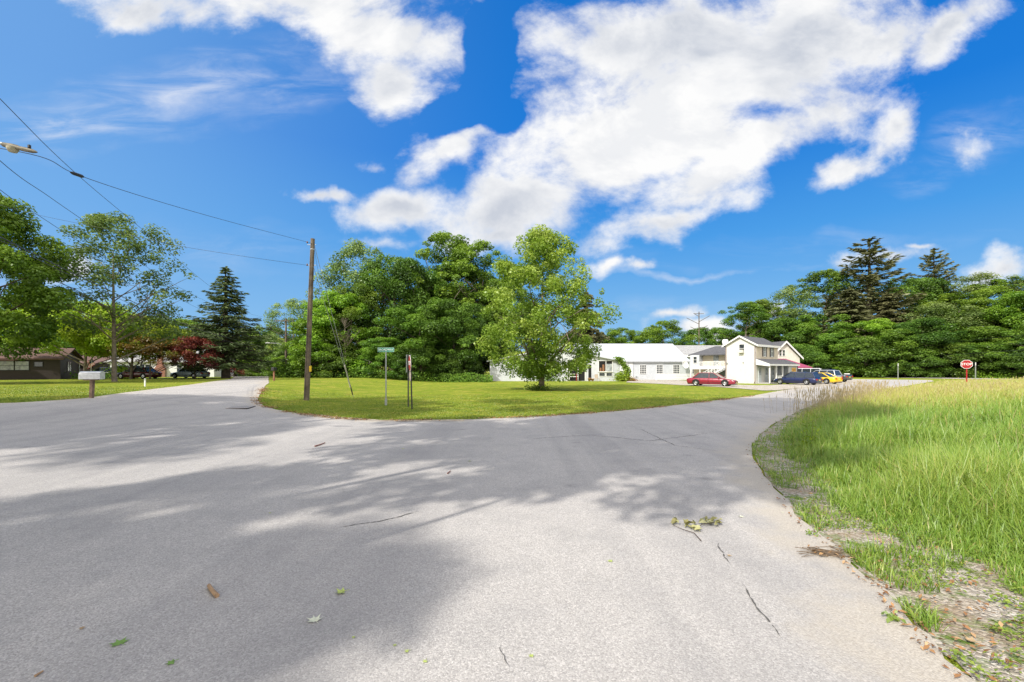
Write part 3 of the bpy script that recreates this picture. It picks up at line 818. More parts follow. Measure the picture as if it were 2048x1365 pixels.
def conifer(name, H, Rr, base, nlev, per, leafm, barkm, seed, droop=.35, tip=.25, gap=.0, needle=(.34,.10), sparse=1.0, power=.85, up=0.0):
    r = np.random.default_rng(seed); random.seed(seed)
    root = thing(name, None, 'tree'); mb = MB()
    tr_ = H*.014+.06
    mb.tube([(0,0,-.3),(0,0,H*.3),(.05,0,H*.7),(0,.03,H)], [tr_*1.25,tr_*.9,tr_*.45,.02], 9)
    pc, nr, dirs, sz, ti = [], [], [], [], []
    for L in range(nlev):
        t = (L+r.random()*.8)/nlev
        z0 = base+(H-base)*t**.92
        rr = Rr*((1-t)**power*.97+.03)*r.uniform(.78,1.12)
        nb = max(3,int(r.integers(5,8)*sparse+ (1-t)*2*sparse))
        ph = r.uniform(0,6.28)
        for b in range(nb):
            if r.random() < gap: continue
            a = ph+2*math.pi*b/nb+r.normal(0,.25); ln = rr*r.uniform(.65,1.12)
            ca, sa = math.cos(a), math.sin(a)
            K = 9; s = np.linspace(0,1,K)
            zz = z0 + up*ln*s - droop*ln*s*(1-.25*t) + tip*ln*s**3 + r.normal(0,.02)*ln
            pts = np.stack([ca*ln*s, sa*ln*s, zz],1)
            mb.tube([tuple(p) for p in pts[::2]], list(np.linspace(tr_*.32*(1-t*.7), .012, 5)), 4, cap=False)
            k = max(6,int(per*ln/Rr))
            ss = r.random(k)**.72*.96+.04
            q = np.stack([np.interp(ss,s,pts[:,j]) for j in range(3)],1)
            side = r.normal(0,1,k)*ln*.15*(1-.55*ss)
            q += np.stack([-sa*side, ca*side, -np.abs(r.normal(0,.10*ln*.6+.06,k))*(droop>0)],1)
            dd = np.stack([ca+(-sa)*np.sign(side)*.8, sa+ca*np.sign(side)*.8, -droop*1.3+r.normal(0,.3,k)],1)
            pc.append(q); dirs.append(dd); sz.append(r.uniform(.65,1.35,k)*needle[0])
            ti.append(np.clip(.35+.35*ss+.12*t+r.normal(0,.15,k),0,1))
    # leader
    k = 30; zt = H-r.random(k)*H*.06
    pc.append(np.stack([r.normal(0,.06,k),r.normal(0,.06,k),zt],1)); dirs.append(np.stack([r.normal(0,.5,k),r.normal(0,.5,k),np.ones(k)],1)); sz.append(np.full(k,needle[0])); ti.append(np.full(k,.5))
    c = np.concatenate(pc); d = np.concatenate(dirs); s_ = np.concatenate(sz); ti = np.concatenate(ti)
    d /= np.linalg.norm(d,axis=1,keepdims=True)
    rn = r.normal(size=c.shape); bb = np.cross(d, rn); bb /= np.linalg.norm(bb,axis=1,keepdims=True)+1e-9
    asp = needle[1]/needle[0]
    V = np.stack([c-d*s_[:,None]*.5, c+bb*s_[:,None]*asp, c+d*s_[:,None]*.5, c-bb*s_[:,None]*asp],1).reshape(-1,3)
    mb.build('trunk', barkm, root)
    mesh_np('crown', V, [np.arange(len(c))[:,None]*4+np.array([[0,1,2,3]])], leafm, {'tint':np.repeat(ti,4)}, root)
    root['_H'] = float(H); root['_R'] = float(Rr); return root

PROTO = {}
def put(kind, px, d, top, wpx, label, group=None, rz=None, name=None, base_drop=0.0, x=None):
    root, used = PROTO[kind]
    o = root if not used else dup(root)
    PROTO[kind][1] = True
    X = (px-CX)/F*d if x is None else x
    zb = gz(X, d)-base_drop
    top_z = CAMZ+(HY-top)/F*d
    H = max(1.0, top_z-zb); W = wpx/F*d/2
    o.location = (X, d, zb); o.scale = (W/root['_R'], W/root['_R'], H/root['_H'])
    o.rotation_euler = (0,0, random.uniform(0,6.28) if rz is None else rz)
    tag(o, label, 'tree', group)
    for k in ('_H','_R'):
        pass
    return o

def proto(k, root): PROTO[k] = [root, False]
# forest kinds
proto('d1', broadleaf('broadleaf_tree', 16, 5.5, .6, 120, 235, .28, L_dark, M_barkd, 11, 'round', (.13,.30)))
proto('d2', broadleaf('broadleaf_tree', 18, 5.5, 1.0, 125, 235, .28, L_mid, M_bark, 12, 'oval', (.12,.29), lobes=.26, flat_=.8))
proto('d3', broadleaf('broadleaf_tree', 14, 5.5, .4, 120, 235, .28, L_bright, M_bark, 13, 'bush', (.13,.29), flat_=.75))
proto('d4', broadleaf('broadleaf_tree', 20, 5.0, 2.0, 105, 190, .28, L_mid, M_bark, 14, 'oval', (.13,.32), flat_=.62, lobes=.35, shell=.5))
proto('d5', broadleaf('broadleaf_tree', 18, 5.2, 1.5, 110, 120, .27, L_grey, M_bark, 15, 'round', (.16,.30), lobes=.32, droop=.25))
proto('d6', broadleaf('broadleaf_tree', 9, 5.5, .2, 110, 235, .28, L_dark, M_barkd, 16, 'bush', (.14,.30), flat_=.75))
proto('d7', broadleaf('broadleaf_tree', 12, 5.5, .2, 125, 235, .27, L_mid, M_bark, 18, 'bush', (.11,.28), flat_=.7, lobes=.3))
proto('spruce', conifer('spruce_tree', 16, 4.2, 2.0, 34, 130, L_needle, M_barkd, 21, .42, .30, .05, (.42,.055), 1.0, .85))
proto('pine', conifer('pine_tree', 24, 5.5, 3.0, 27, 130, L_olive, M_barkd, 22, .10, .30, .20, (.7,.10), .75, .42, up=.16))
proto('thinpine', conifer('pine_tree', 20, 5.0, 5.0, 16, 110, L_needle, M_barkd, 23, .12, .18, .2, (.7,.12), .7, .5, up=.15))
proto('hemlock', conifer('hemlock_tree', 16, 5.0, .8, 28, 150, L_olive, M_barkd, 24, .5, .15, .08, (.55,.11), 1.0, .6))

GR = 'trees of the grove behind the corner lawn'
for a in [
 ('d5',590,100,596,105,'loose feathery tree past the end of the side street, right of the spruce'),
 ('d3',625,67,632,125,'bright green bushy tree at the left end of the grove, behind the utility pole'),
 ('d3',682,70,586,150,'bright green tree with upswept top, second from the left end of the grove'),
 ('d5',728,82,484,165,'tall greyish feathery tree at the left shoulder of the grove'),
 ('d1',792,78,512,150,'dark rounded maple rising in the middle of the grove'),
 ('d2',720,72,572,120,'mid-green tree in front of the tall feathery tree of the grove'),
 ('d2',835,70,612,150,'spreading mid-green tree low in the middle of the grove, behind the sign posts'),
 ('d4',893,86,464,165,'tallest tree of the grove, layered crown against the cloud'),
 ('d4',962,84,486,150,'tall layered tree just left of the pale lawn tree'),
 ('d2',858,80,545,110,'yellowish-green tree between the maple and the tallest tree of the grove'),
 ('d1',905,71,604,150,'dark low-branched tree at the right of the grove'),
 ('d1',948,77,612,120,'dark tree at the right end of the grove, beside the white shed'),
 ('d7',772,66,676,110,'round pale-flecked shrubby tree at the front edge of the grove, under the street sign'),
 ('d1',1010,82,560,140,'dark tree behind the left half of the pale lawn tree'),
 ('d6',655,66,690,110,'low dark bush at the front edge of the grove, right of the utility pole'),
 ('d6',840,67,690,120,'low dark bush at the front edge of the grove, right of the leaning signs'),
 ('d6',905,69,700,90,'low dark bush at the right foot of the grove, near the white shed'),
 ('d1',750,90,560,200,'dark tree filling the back of the grove on its left side'),
 ('d1',940,94,540,200,'dark tree filling the back of the grove on its right side'),
]: put(*a, group=GR)
put('hemlock',1172,92,580,120,'dark evergreen showing behind the right side of the pale lawn tree', GR)
GW = 'trees behind the white sheds'
for a in [
 ('d2',1240,125,657,95,'rounded tree behind the white roof, nearest the pale lawn tree'),
 ('thinpine',1266,135,660,36,'thin dark evergreen behind the white roof, first of two'),
 ('thinpine',1287,138,662,34,'thin dark evergreen behind the white roof, second of two'),
 ('d2',1328,120,642,100,'large rounded tree behind the middle of the white roof'),
 ('d1',1392,128,657,80,'dark tree behind the grey roof, under the bare pole'),
 ('d2',1440,130,656,90,'tree behind the white chimney'),
 ('d1',1200,140,672,110,'dark far tree behind the left of the white roof'),
 ('d6',1285,142,690,120,'far low tree behind the white roof'),
 ('d6',1360,145,688,120,'far low tree between the white roof and the grey roof'),
]: put(*a, group=GW)
GH = 'trees of the wooded slope beyond the cross road'
for a in [
 ('d4',1486,120,604,95,'dark open-topped tree at the left end of the wooded slope'),
 ('d4',1530,124,600,100,'slim layered tree behind the yellow house roof'),
 ('d5',1585,128,575,120,'mid-green tree above the back gable'),
 ('d4',1640,128,542,140,'tall light-topped tree at the left shoulder of the wooded slope'),
 ('pine',1738,118,478,190,'tall ragged pine with bare twisted limbs, highest on the wooded slope'),
 ('pine',1868,124,498,110,'second tall ragged pine, smaller and farther right on the slope'),
 ('d1',1820,122,556,150,'dark broad tree between the two ragged pines'),
 ('hemlock',1700,112,575,190,'brownish drooping evergreen below the tall ragged pine'),
 ('hemlock',1775,113,585,150,'brownish evergreen right of the drooping one, below the tall pine'),
 ('d2',1915,112,585,150,'bright rounded tree below the second pine'),
 ('d5',1960,118,548,150,'layered tree right of the second pine'),
 ('d2',2020,112,556,150,'mid-green tree at the right edge of the slope'),
 ('d3',2060,96,580,150,'bright tree cut by the right border'),
 ('d1',1560,118,640,130,'dark tree directly behind the back gable'),
 ('d2',1630,114,630,130,'mid-green tree above the maroon awning'),
 ('d6',1600,106,690,110,'low dark thicket right of the maroon awning'),
 ('d7',1660,108,668,120,'leafy thicket above the dark pickup'),
 ('d3',1690,105,690,80,'lime-green bush above the folding board sign'),
 ('d6',1730,102,676,130,'dark leafy bush behind the first white delineator post'),
 ('d7',1790,101,660,140,'leafy tree low on the slope behind the first white delineator post'),
 ('d1',1850,102,640,150,'dark leafy tree low on the slope, middle of the roadside'),
 ('d5',1875,108,606,150,'rounded tree halfway up the slope, left of the stop sign'),
 ('d6',1905,98,690,130,'low dark thicket behind the red stop sign'),
 ('d7',1965,98,655,150,'leafy tree behind the second white delineator post'),
 ('d3',2000,104,620,150,'tree halfway up the slope, right of the stop sign'),
 ('d7',2045,92,660,150,'leafy roadside tree at the right border'),
 ('d6',2050,88,700,120,'low roadside bush at the right border'),
 ('d6',1810,99,700,110,'low roadside bush between the two white delineator posts'),
 ('d7',1500,122,660,100,'leafy tree behind the ridge of the yellow house'),
 ('d3',1745,106,640,130,'light green tree in the middle of the slope under the pines'),
 ('d7',2120,88,640,170,'roadside tree beyond the right border'),
 ('d2',2180,92,580,200,'tall tree beyond the right border'),
]: put(*a, group=GH)
GL = 'trees behind the houses on the left'
for a in [
 ('d2',60,110,640,190,'broad tree behind the dark brown house'),
 ('d7',150,105,640,170,'leafy tree behind the flag'),
 ('d2',235,110,640,150,'tree behind the white house on the left'),
 ('d1',320,118,650,140,'dark tree above the white house'),
 ('d7',365,105,640,130,'light leafy tree left of the spruce'),
 ('d1',410,112,655,120,'dark tree close behind the spruce'),
 ('d1',535,125,654,90,'dark rounded tree at the end of the side street'),
 ('d2',500,120,665,90,'tree behind the right skirt of the spruce'),
 ('d7',530,98,702,100,'low spreading tree over the cars at the end of the side street'),
 ('d6',566,92,700,70,'dark bush at the right side of the street end'),
 ('d3',574,74,712,60,'bright yellow-green bush where the side street meets the grove'),
 ('d6',470,112,700,100,'dark bush behind the small maroon shrub'),
 ('d2',-60,95,590,230,'tall tree at the left border behind the big maple'),
]: put(*a, group=GL)
put('spruce',452,62,533,205,'tall dark spruce with drooping boughs beside the side street')
proto('round', broadleaf('round_shrub', 3, 1.3, .1, 40, 90, .16, L_pale, M_bark, 31, 'round', (.3,.45)))
put('round',486,78,729,26,'small clipped grey-green shrub at the bend of the side street')
proto('mshrub', broadleaf('maroon_shrub', 3, 1.6, .1, 36, 80, .18, L_red, M_barkd, 32, 'bush', (.25,.4)))
put('mshrub',468,72,726,34,'small dark maroon shrub right of the spruce trunk')

# single trees of the lawns
proto('hero', broadleaf('poplar_tree', 14, 5.6, 1.15, 340, 140, .18, L_poplar, M_bark, 41, 'poplar', (.07,.17), flat_=.95, trunk_r=.23, shell=.36, lobes=.14, nlimb=18, asp=.8, outn=.35))
put('hero',1083,40.5,462,256,'pale glittering young poplar standing alone on the corner lawn', rz=.6)
proto('lmaple', broadleaf('maple_tree', 17, 6.3, 2.2, 200, 260, .26, L_mid, M_barkd, 42, 'round', (.12,.24), flat_=.65, trunk_r=.36, lobes=.16, nlimb=6))
put('lmaple',-72,38,372,300,'large dense maple at the left border, shading the brown house', rz=1.0)
proto('ash', broadleaf('ash_tree', 16, 4.9, 4.2, 190, 66, .24, L_grey, M_bark, 43, 'oval', (.10,.22), flat_=.8, trunk_r=.17, shell=.25, lobes=.2, nlimb=26))
put('ash',229,45,434,226,'tall open-crowned ash with sparse leaves behind the silver mailbox', rz=.3)
proto('lime', broadleaf('locust_tree', 7.5, 5.6, 2.5, 150, 150, .22, L_lime, M_bark, 44, 'round', (.12,.24), flat_=.65, trunk_r=.15, nlimb=8))
put('lime',170,54,606,210,'yellow-green locust tree beside the brown house')
put('lime',262,56,632,170,'yellow-green locust tree in front of the white house on the left')
proto('rust', broadleaf('japanese_maple', 5.5, 4.0, 2.1, 70, 120, .20, L_orange, M_barkd, 45, 'spread', (.16,.28), flat_=.5, trunk_r=.10, nlimb=8))
put('rust',300,54.5,676,130,'rust-and-green Japanese maple over the dark red car')
proto('red', broadleaf('japanese_maple', 5.5, 3.6, 1.6, 95, 150, .20, L_red, M_barkd, 46, 'bush', (.16,.28), flat_=.6, trunk_r=.10, nlimb=8))
put('red',390,58,676,100,'dark maroon Japanese maple left of the spruce')
# big trees of the corner behind the camera: their shade lies over the junction
proto('shade', broadleaf('oak_tree', 19, 6.5, 9.6, 96, 125, .46, L_mid, M_barkd, 51, 'round', (.14,.26), flat_=.6, trunk_r=.10, lobes=.35, nlimb=6))
SHADES = [(-28,3,25,6.5),(-8,4.0,26.5,6.4),(-6,3.6,29,5.6),(-28,0,29.5,6.2),(-7.8,1.5,17.3,4.2),(-4.8,1.4,17.3,3.6),(-15.2,-7.5,16.5,3.8),(-15.4,-9.8,16.5,3.3)]
for i, (X, Y, H, W) in enumerate(SHADES):
    root, used = PROTO['shade']; o = root if not used else dup(root); PROTO['shade'][1] = True
    o.location = (X,Y,gz(X,Y)); o.scale = (W/6.5,W/6.5,H/19); o.rotation_euler = (0,0,i*1.3)
    tag(o, 'tall oak behind the viewer whose shade falls across the junction', 'tree', 'oaks shading the junction')
for r_, _ in PROTO.values(): pass

# leafless snags poking out of the grove
for px, D, top, lab in ((818,79,518,'leafless grey snag between the dark maple and the tallest tree of the grove'),(690,66,640,'pale bare trunk leaning in front of the grove')):
    root = thing('bare_tree', lab, 'tree', ((px-CX)/F*D, D, gz((px-CX)/F*D, D))); h_ = CAMZ+(HY-top)/F*D-root.location.z
    mb = MB(); mb.tube([(0,0,-.3),(.1,0,h_*.4),(-.15,0,h_*.7),(.05,0,h_)], [h_*.012+.04,h_*.009+.03,h_*.006+.015,.012], 7)
    random.seed(px)
    for k in range(26):
        z = h_*random.uniform(.45,.97); a = random.uniform(0,6.28); l = (h_-z)*.45+.6
        e = (l*math.cos(a), l*math.sin(a), z+l*random.uniform(.5,1.1)); pts = limb(mb, (0,0,z), e, .045, .010, n=4, seg=4)
        for j in range(3): s_ = pts[random.randint(1,3)]; limb(mb, tuple(s_), (s_.x+random.uniform(-.8,.8), s_.y+random.uniform(-.8,.8), s_.z+random.uniform(.2,.9)), .018, .006, n=3, seg=3)
    mb.build('trunk', M_bark, root)

# undergrowth along the foot of the grove
n = 9000; px = rng.uniform(555, 985, n); d = 65.5+rng.normal(0,1.0,n)
X = (px-CX)/F*d; zz = g(X,d)+rng.random(n)**1.5*(.7+.9*vnoise(X,d,2,30))
V, Fq = leaf_quads(np.column_stack([X,d,zz]), np.column_stack([rng.normal(0,.5,n),rng.normal(-.4,.5,n),np.ones(n)]), rng.uniform(.15,.4,n), .5)
tag(mesh_np('undergrowth', V, [Fq], L_mid, {'tint':np.repeat(np.clip(rng.normal(.5,.2,n),0,1),4)}), 'tangled weeds along the foot of the grove', kind='stuff')
n = 16000; t_ = rng.uniform(35,150,n)
A = np.array(MR); seg = np.concatenate([[0],np.cumsum(np.hypot(*np.diff(A,axis=0).T))]); t_ = rng.uniform(seg[0]+60, seg[-1]*.62, n)
bx = np.interp(t_, seg, A[:,0]); by = np.interp(t_, seg, A[:,1]); off = rng.uniform(6.2,9.5,n)
dxy = np.stack([np.interp(t_+.5,seg,A[:,0])-bx, np.interp(t_+.5,seg,A[:,1])-by],1); dxy /= np.linalg.norm(dxy,axis=1,keepdims=True)+1e-9
X = bx+dxy[:,1]*off; Y = by-dxy[:,0]*off
zz = g(X,Y)+rng.random(n)**1.4*(.5+1.6*vnoise(X,Y,3,31))*S(5.5,8,off)
V, Fq = leaf_quads(np.column_stack([X,Y,zz]), np.column_stack([rng.normal(-.4,.5,n),rng.normal(-.4,.5,n),np.ones(n)]), rng.uniform(.2,.5,n), .5)
tag(mesh_np('roadside_undergrowth', V, [Fq], L_bright, {'tint':np.repeat(np.clip(rng.normal(.4,.2,n),0,1),4)}), 'leafy undergrowth along the far side of the cross road', kind='stuff')
# ------------------------------------------------------------------ common materials
W_white = siding('white_boards', (.53,.56,.60), .22, 2, .28)
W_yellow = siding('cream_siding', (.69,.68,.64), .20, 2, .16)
W_tan_shade = siding('tan_shade_siding', (.66,.58,.46), .20, 2, .25)  # siding darkened to tan, shade put into the colour
W_brown = siding('brown_siding', (.048,.036,.034), .22, 2, .6)
R_metal = siding('white_metal_roof', (.52,.545,.59), .9, 0, .40, .35)
R_grey = shingle('grey_shingle', (.115,.115,.125)); R_lgrey = shingle('pale_grey_shingle', (.36,.36,.36)); R_brown = shingle('brown_shingle', (.16,.10,.085))
M_trim = mat('white_trim', (.76,.76,.75), .5, var=.06); M_black = mat('black_trim', (.02,.02,.022), .5)
M_glass = mat('window_glass', (.045,.055,.065), .08, var=.5, scale=2.5, spec=.8); M_glassw = mat('curtained_glass', (.34,.37,.38), .12, var=.5, scale=2.2, spec=.7)
M_shut = mat('dark_shutter', (.035,.025,.03), .6); M_spout = mat('brown_downspout', (.16,.09,.09), .5)
M_conc = mat('concrete_grey', (.45,.43,.40), .9, bump=.3); M_steel = mat('galvanised_steel', (.40,.42,.43), .45, .6, scale=9); M_dsteel = mat('dark_weathered_steel', (.05,.048,.05), .6, .4)
M_inside = mat('dark_interior', (.012,.012,.013), .9); M_wood = mat('weathered_pole_wood', (.17,.135,.10), .95, var=.4, scale=2, bump=.7)
M_wire = mat('wire_black', (.035,.035,.04), .5); M_red = mat('stop_red', (.36,.012,.018), .45); M_redf = mat('faded_red', (.30,.025,.02), .55)
M_signw = mat('sign_white', (.80,.80,.78), .45, var=.05); M_green = mat('street_sign_green', (.0,.25,.17), .4, var=.08)
M_brick = None
def brick_mat():
    m, nt, out = new_mat('chimney_brick'); T = NT(nt)
    br = T.n('ShaderNodeTexBrick'); br.inputs['Scale'].default_value = 5; br.inputs['Color1'].default_value = (.22,.075,.05,1); br.inputs['Color2'].default_value = (.30,.11,.075,1); br.inputs['Mortar'].default_value = (.35,.27,.23,1)
    mp = T.n('ShaderNodeMapping'); mp.inputs['Rotation'].default_value = (R(90),0,0); T.link(T.coords(), mp.inputs[0]); T.link(mp.outputs[0], br.inputs['Vector'])
    T.bsdf(out, br.outputs[0], .9); return m
M_brick = brick_mat()

def XF(x, y, z, rz): return Matrix.Translation((x,y,z)) @ Matrix.Rotation(rz, 4, 'Z')
def window(root, M, w, h, mull=(1,1), frame=M_trim, glass=M_glass, fr=.07, name='window', label=None):
    """opening centred at the origin of M, facing local -y; frame stands proud of the wall, pane set inside it"""
    mb = MB(M)
    mb.box(-w/2-fr,-.05,-h/2-fr,-w/2,.0,h/2+fr); mb.box(w/2,-.05,-h/2-fr,w/2+fr,.0,h/2+fr)
    mb.box(-w/2,-.05,h/2,w/2,.0,h/2+fr); mb.box(-w/2,-.07,-h/2-fr,w/2,.0,-h/2)
    for i in range(1, mull[0]): x = -w/2+w*i/mull[0]; mb.box(x-.022,-.035,-h/2,x+.022,-.006,h/2)
    for i in range(1, mull[1]): z = -h/2+h*i/mull[1]; mb.box(-w/2,-.032,z-.022,w/2,-.004,z+.022)
    o = mb.build(name, frame, root, label=label)
    MB(M).quad((-w/2,-.008,-h/2),(w/2,-.008,-h/2),(w/2,-.008,h/2),(-w/2,-.008,h/2)).build('pane', glass, o)
    return o

def gable_roof(mb, x0, x1, y0, y1, ze, zr, oh=.3, th=.16, axis='x', mi=0):
    """two slabs; ridge runs along `axis`"""
    if axis == 'x':
        c = (y0+y1)/2; sl = (zr-ze)/(c-y0)
        for s in (-1, 1):
            e = y0-oh if s < 0 else y1+oh; ez = ze-sl*oh
            mb.add([(x0-oh,e,ez),(x1+oh,e,ez),(x1+oh,c,zr),(x0-oh,c,zr),(x0-oh,e,ez+th),(x1+oh,e,ez+th),(x1+oh,c,zr+th),(x0-oh,c,zr+th)],
                   [(0,1,2,3),(4,7,6,5),(0,4,5,1),(0,3,7,4),(1,5,6,2)] if s < 0 else [(0,3,2,1),(4,5,6,7),(0,1,5,4),(0,4,7,3),(1,2,6,5)], mi)
    else:
        c = (x0+x1)/2; sl = (zr-ze)/(c-x0)
        for s in (-1, 1):
            e = x0-oh if s < 0 else x1+oh; ez = ze-sl*oh
            mb.add([(e,y0-oh,ez),(e,y1+oh,ez),(c,y1+oh,zr),(c,y0-oh,zr),(e,y0-oh,ez+th),(e,y1+oh,ez+th),(c,y1+oh,zr+th),(c,y0-oh,zr+th)],
                   [(0,3,2,1),(4,5,6,7),(0,1,5,4),(0,4,7,3),(1,2,6,5)] if s < 0 else [(0,1,2,3),(4,7,6,5),(0,4,5,1),(0,3,7,4),(1,5,6,2)], mi)

def house_walls(mb, x0, x1, y0, y1, ze, zr, axis='x', zb=-.5):
    if axis == 'x':
        c = (y0+y1)/2
        mb.quad((x0,y0,zb),(x1,y0,zb),(x1,y0,ze),(x0,y0,ze)); mb.quad((x1,y1,zb),(x0,y1,zb),(x0,y1,ze),(x1,y1,ze))
        mb.add([(x0,y1,zb),(x0,y0,zb),(x0,y0,ze),(x0,c,zr),(x0,y1,ze)],[(0,1,2,3,4)]); mb.add([(x1,y0,zb),(x1,y1,zb),(x1,y1,ze),(x1,c,zr),(x1,y0,ze)],[(0,1,2,3,4)])
    else:
        c = (x0+x1)/2
        mb.quad((x1,y0,zb),(x1,y1,zb),(x1,y1,ze),(x1,y0,ze)); mb.quad((x0,y1,zb),(x0,y0,zb),(x0,y0,ze),(x0,y1,ze))
        mb.add([(x0,y0,zb),(x1,y0,zb),(x1,y0,ze),(c,y0,zr),(x0,y0,ze)],[(0,1,2,3,4)]); mb.add([(x1,y1,zb),(x0,y1,zb),(x0,y1,ze),(c,y1,zr),(x1,y1,ze)],[(0,1,2,3,4)])

# ------------------------------------------------------------------ yellow two-storey house
yh = thing('yellow_house', 'tall narrow cream two-storey house with blank gable end behind the red car', 'house', (31.1,58,gz(31.1,58)), R(40))
mb = MB(); house_walls(mb, 0,7.1,0,3.9,5.0,6.1); mb.build('wall', W_yellow, yh)
mb = MB(); mb.quad((.02,-.012,3.05),(7.08,-.012,3.05),(7.08,-.012,4.98),(.02,-.012,4.98)); mb.build('upper_wall', W_tan_shade, yh, label='upper side wall with its shade painted in as tan')  # shade of the side wall painted as a darker tan
mb = MB(); gable_roof(mb, 0,7.1,0,3.9,5.0,6.1,.28,.12); mb.build('roof', R_grey, yh)
mb = MB()                                                     # white rake boards on the gable and eave fascia
sl = 1.1/1.95
for s in (-1,1):
    e = -.34 if s < 0 else 4.24
    ez = 5.0-sl*.34
    mb.add([(-.32,e,ez-.06),(-.32,1.95,6.1-.06),(-.32,1.95,6.25),(-.32,e,ez+.15),(-.285,e,ez-.06),(-.285,1.95,6.1-.06),(-.285,1.95,6.25),(-.285,e,ez+.15)],[(0,1,2,3),(4,7,6,5),(0,4,5,1),(3,2,6,7),(0,3,7,4),(1,5,6,2)])
mb.box(-.32,-.36,4.72,7.4,-.325,5.0); mb.build('fascia', M_trim, yh)
mb = MB(); mb.tube([(-.05,.10,4.75),(-.05,.10,.3),(-.3,.1,.08)], .055, 6); mb.build('downspout', M_spout, yh)
mb = MB(); mb.tube([(-.05,3.8,4.75),(-.05,3.8,.2)], .055, 6); mb.build('downspout', M_spout, yh)
ML = XF(0,0,0,0)
WF = lambda y, z: Matrix.Translation((-.002,y,z)) @ Matrix.Rotation(R(-90),4,'Z')       # gable end faces local -x
window(yh, WF(1.75,4.55), .62, 1.05, (1,2))
ac = MB(WF(1.75,4.2)); ac.box(-.28,-.42,-.22,.28,-.06,.16); ac.build('air_conditioner', mat('ac_cream',(.62,.60,.55),.6), yh)
mb = MB(); mb.box(-.12,1.5,2.65,-.002,1.62,2.80); mb.build('vent', M_steel, yh)
mb = MB(); mb.box(-.08,3.55,2.5,-.002,3.7,2.7); mb.build('meter', M_steel, yh)
for L in (2.6, 5.0):
    window(yh, Matrix.Translation((L,-.015,4.2)), .62, 1.3, (1,2), glass=M_glassw)
    for s in (-1,1):
        mb = MB(); x = L+s*.54; mb.box(x-.17,-.045,3.5,x+.17,-.014,4.9); mb.build('shutter', M_shut, yh)
# porch along the shaded side
mb = MB(); mb.add([(-.1,-.016,3.05),(10,-.016,3.05),(10,-1.75,2.40),(-.1,-1.75,2.40),(-.1,-.016,3.2),(10,-.016,3.2),(10,-1.75,2.52),(-.1,-1.75,2.52)],[(0,1,2,3),(4,7,6,5),(0,4,5,1),(2,6,7,3),(0,3,7,4),(1,5,6,2)]); mb.build('porch_roof', R_grey, yh)
mb = MB(); mb.add([(-.14,-.02,2.42),(-.14,-1.7,2.2),(-.14,-1.7,2.50),(-.14,-.02,3.16),(-.105,-.02,2.42),(-.105,-1.7,2.2),(-.105,-1.7,2.50),(-.105,-.02,3.16)],[(0,1,2,3),(4,7,6,5),(0,4,5,1),(3,2,6,7)]); mb.box(-.1,-1.79,2.28,10,-1.752,2.5); mb.build('porch_fascia', M_trim, yh)
for x in (.15,2.2,4.3,6.4):
    mb = MB(); mb.box(x-.07,-1.65,0,x+.07,-1.51,2.4); mb.build('porch_post', M_trim, yh)
mb = MB(); mb.box(-.05,-1.66,-.4,6.9,-.02,.12); mb.build('porch_floor', M_conc, yh)
mb = MB(); 
for x0,x1 in ((2.27,4.23),(4.37,6.33)):
    mb.box(x0,-1.60,.95,x1,-1.55,1.02); mb.box(x0,-1.60,.25,x1,-1.55,.31)
    for k in range(13): x = x0+(x1-x0)*(k+.5)/13; mb.box(x-.025,-1.595,.31,x+.025,-1.555,.95)
mb.build('railing', M_trim, yh)
for x, lab in ((1.1,None),(3.2,None),(5.3,None)):
    mb = MB(); mb.box(x-.42,-.06,.12,x+.42,-.003,2.15); d_ = mb.build('door', mat('door_pale',(.55,.60,.60),.5), yh)
    mb = MB(); mb.box(x-.30,-.075,1.1,x+.30,-.062,1.95); mb.build('pane', M_glassw, d_)
# end room with the sign
mb = MB(); mb.box(6.95,-1.5,-.4,9.8,2.5,2.38); mb.build('end_room', W_white, yh)
mb = MB(); mb.box(7.1,.0,2.42,9.9,2.6,3.0); mb.build('end_room_roof', R_grey, yh)
mb = MB(); mb.tube([(9.83,-1.55,2.4),(9.83,-1.55,.1)], .05, 6); mb.build('downspout', M_spout, yh)
ow = MB(); ow.box(7.75,-1.56,1.0,9.25,-1.505,2.05); osn = ow.build('sign_board', mat('sign_orange',(.78,.50,.16),.5), yh)
ow = MB(); random.seed(3)
for row, z, hh in ((0,1.62,.26),(1,1.22,.16)):
    x = 7.92
    while x < 9.05:
        w_ = random.uniform(.06,.14); ow.box(x,-1.572,z,x+w_*.6,-1.562,z+hh*random.uniform(.75,1)); x += w_+.03
ow.build('lettering', mat('sign_rust',(.55,.22,.03),.5), osn)
mb = MB(); mb.box(.5,-2.2,-.2,1.6,-1.67,.0); mb.build('step', mat('step_brown',(.20,.11,.08),.9), yh)
# balcony wing
wx = 3.0
mb = MB(); mb.box(wx,3.92,-.5,8.5,10.0,4.0); mb.build('wing_wall', W_white, yh)
mb = MB(); a = [(wx-.9,3.6,3.95),(wx-.9,10.4,3.95),(9,10.4,3.95),(9,3.6,3.95)]; rt = [(5.6,3.6,5.25),(5.6,8.0,5.25)]
mb.add(a+rt+[(p[0],p[1],p[2]-.14) for p in a],[(0,4,5,1),(1,5,2),(2,5,4,3),(0,1,7,6),(1,2,8,7),(9,8,7,6)]); mb.build('wing_roof', R_grey, yh)
mb = MB(); mb.box(wx-1.0,3.95,1.86,wx-.01,10.0,2.05); mb.box(wx-1.03,3.95,1.84,wx-1.005,10.0,2.28); mb.build('balcony_floor', M_trim, yh)
mb = MB(); mb.box(wx-1.0,5.0,2.85,wx-.94,10,2.92)
for k in range(26): y_ = 5.0+5*(k+.5)/26; mb.box(wx-.99,y_-.028,2.05,wx-.95,y_+.028,2.85)
mb.build('balcony_railing', M_trim, yh)
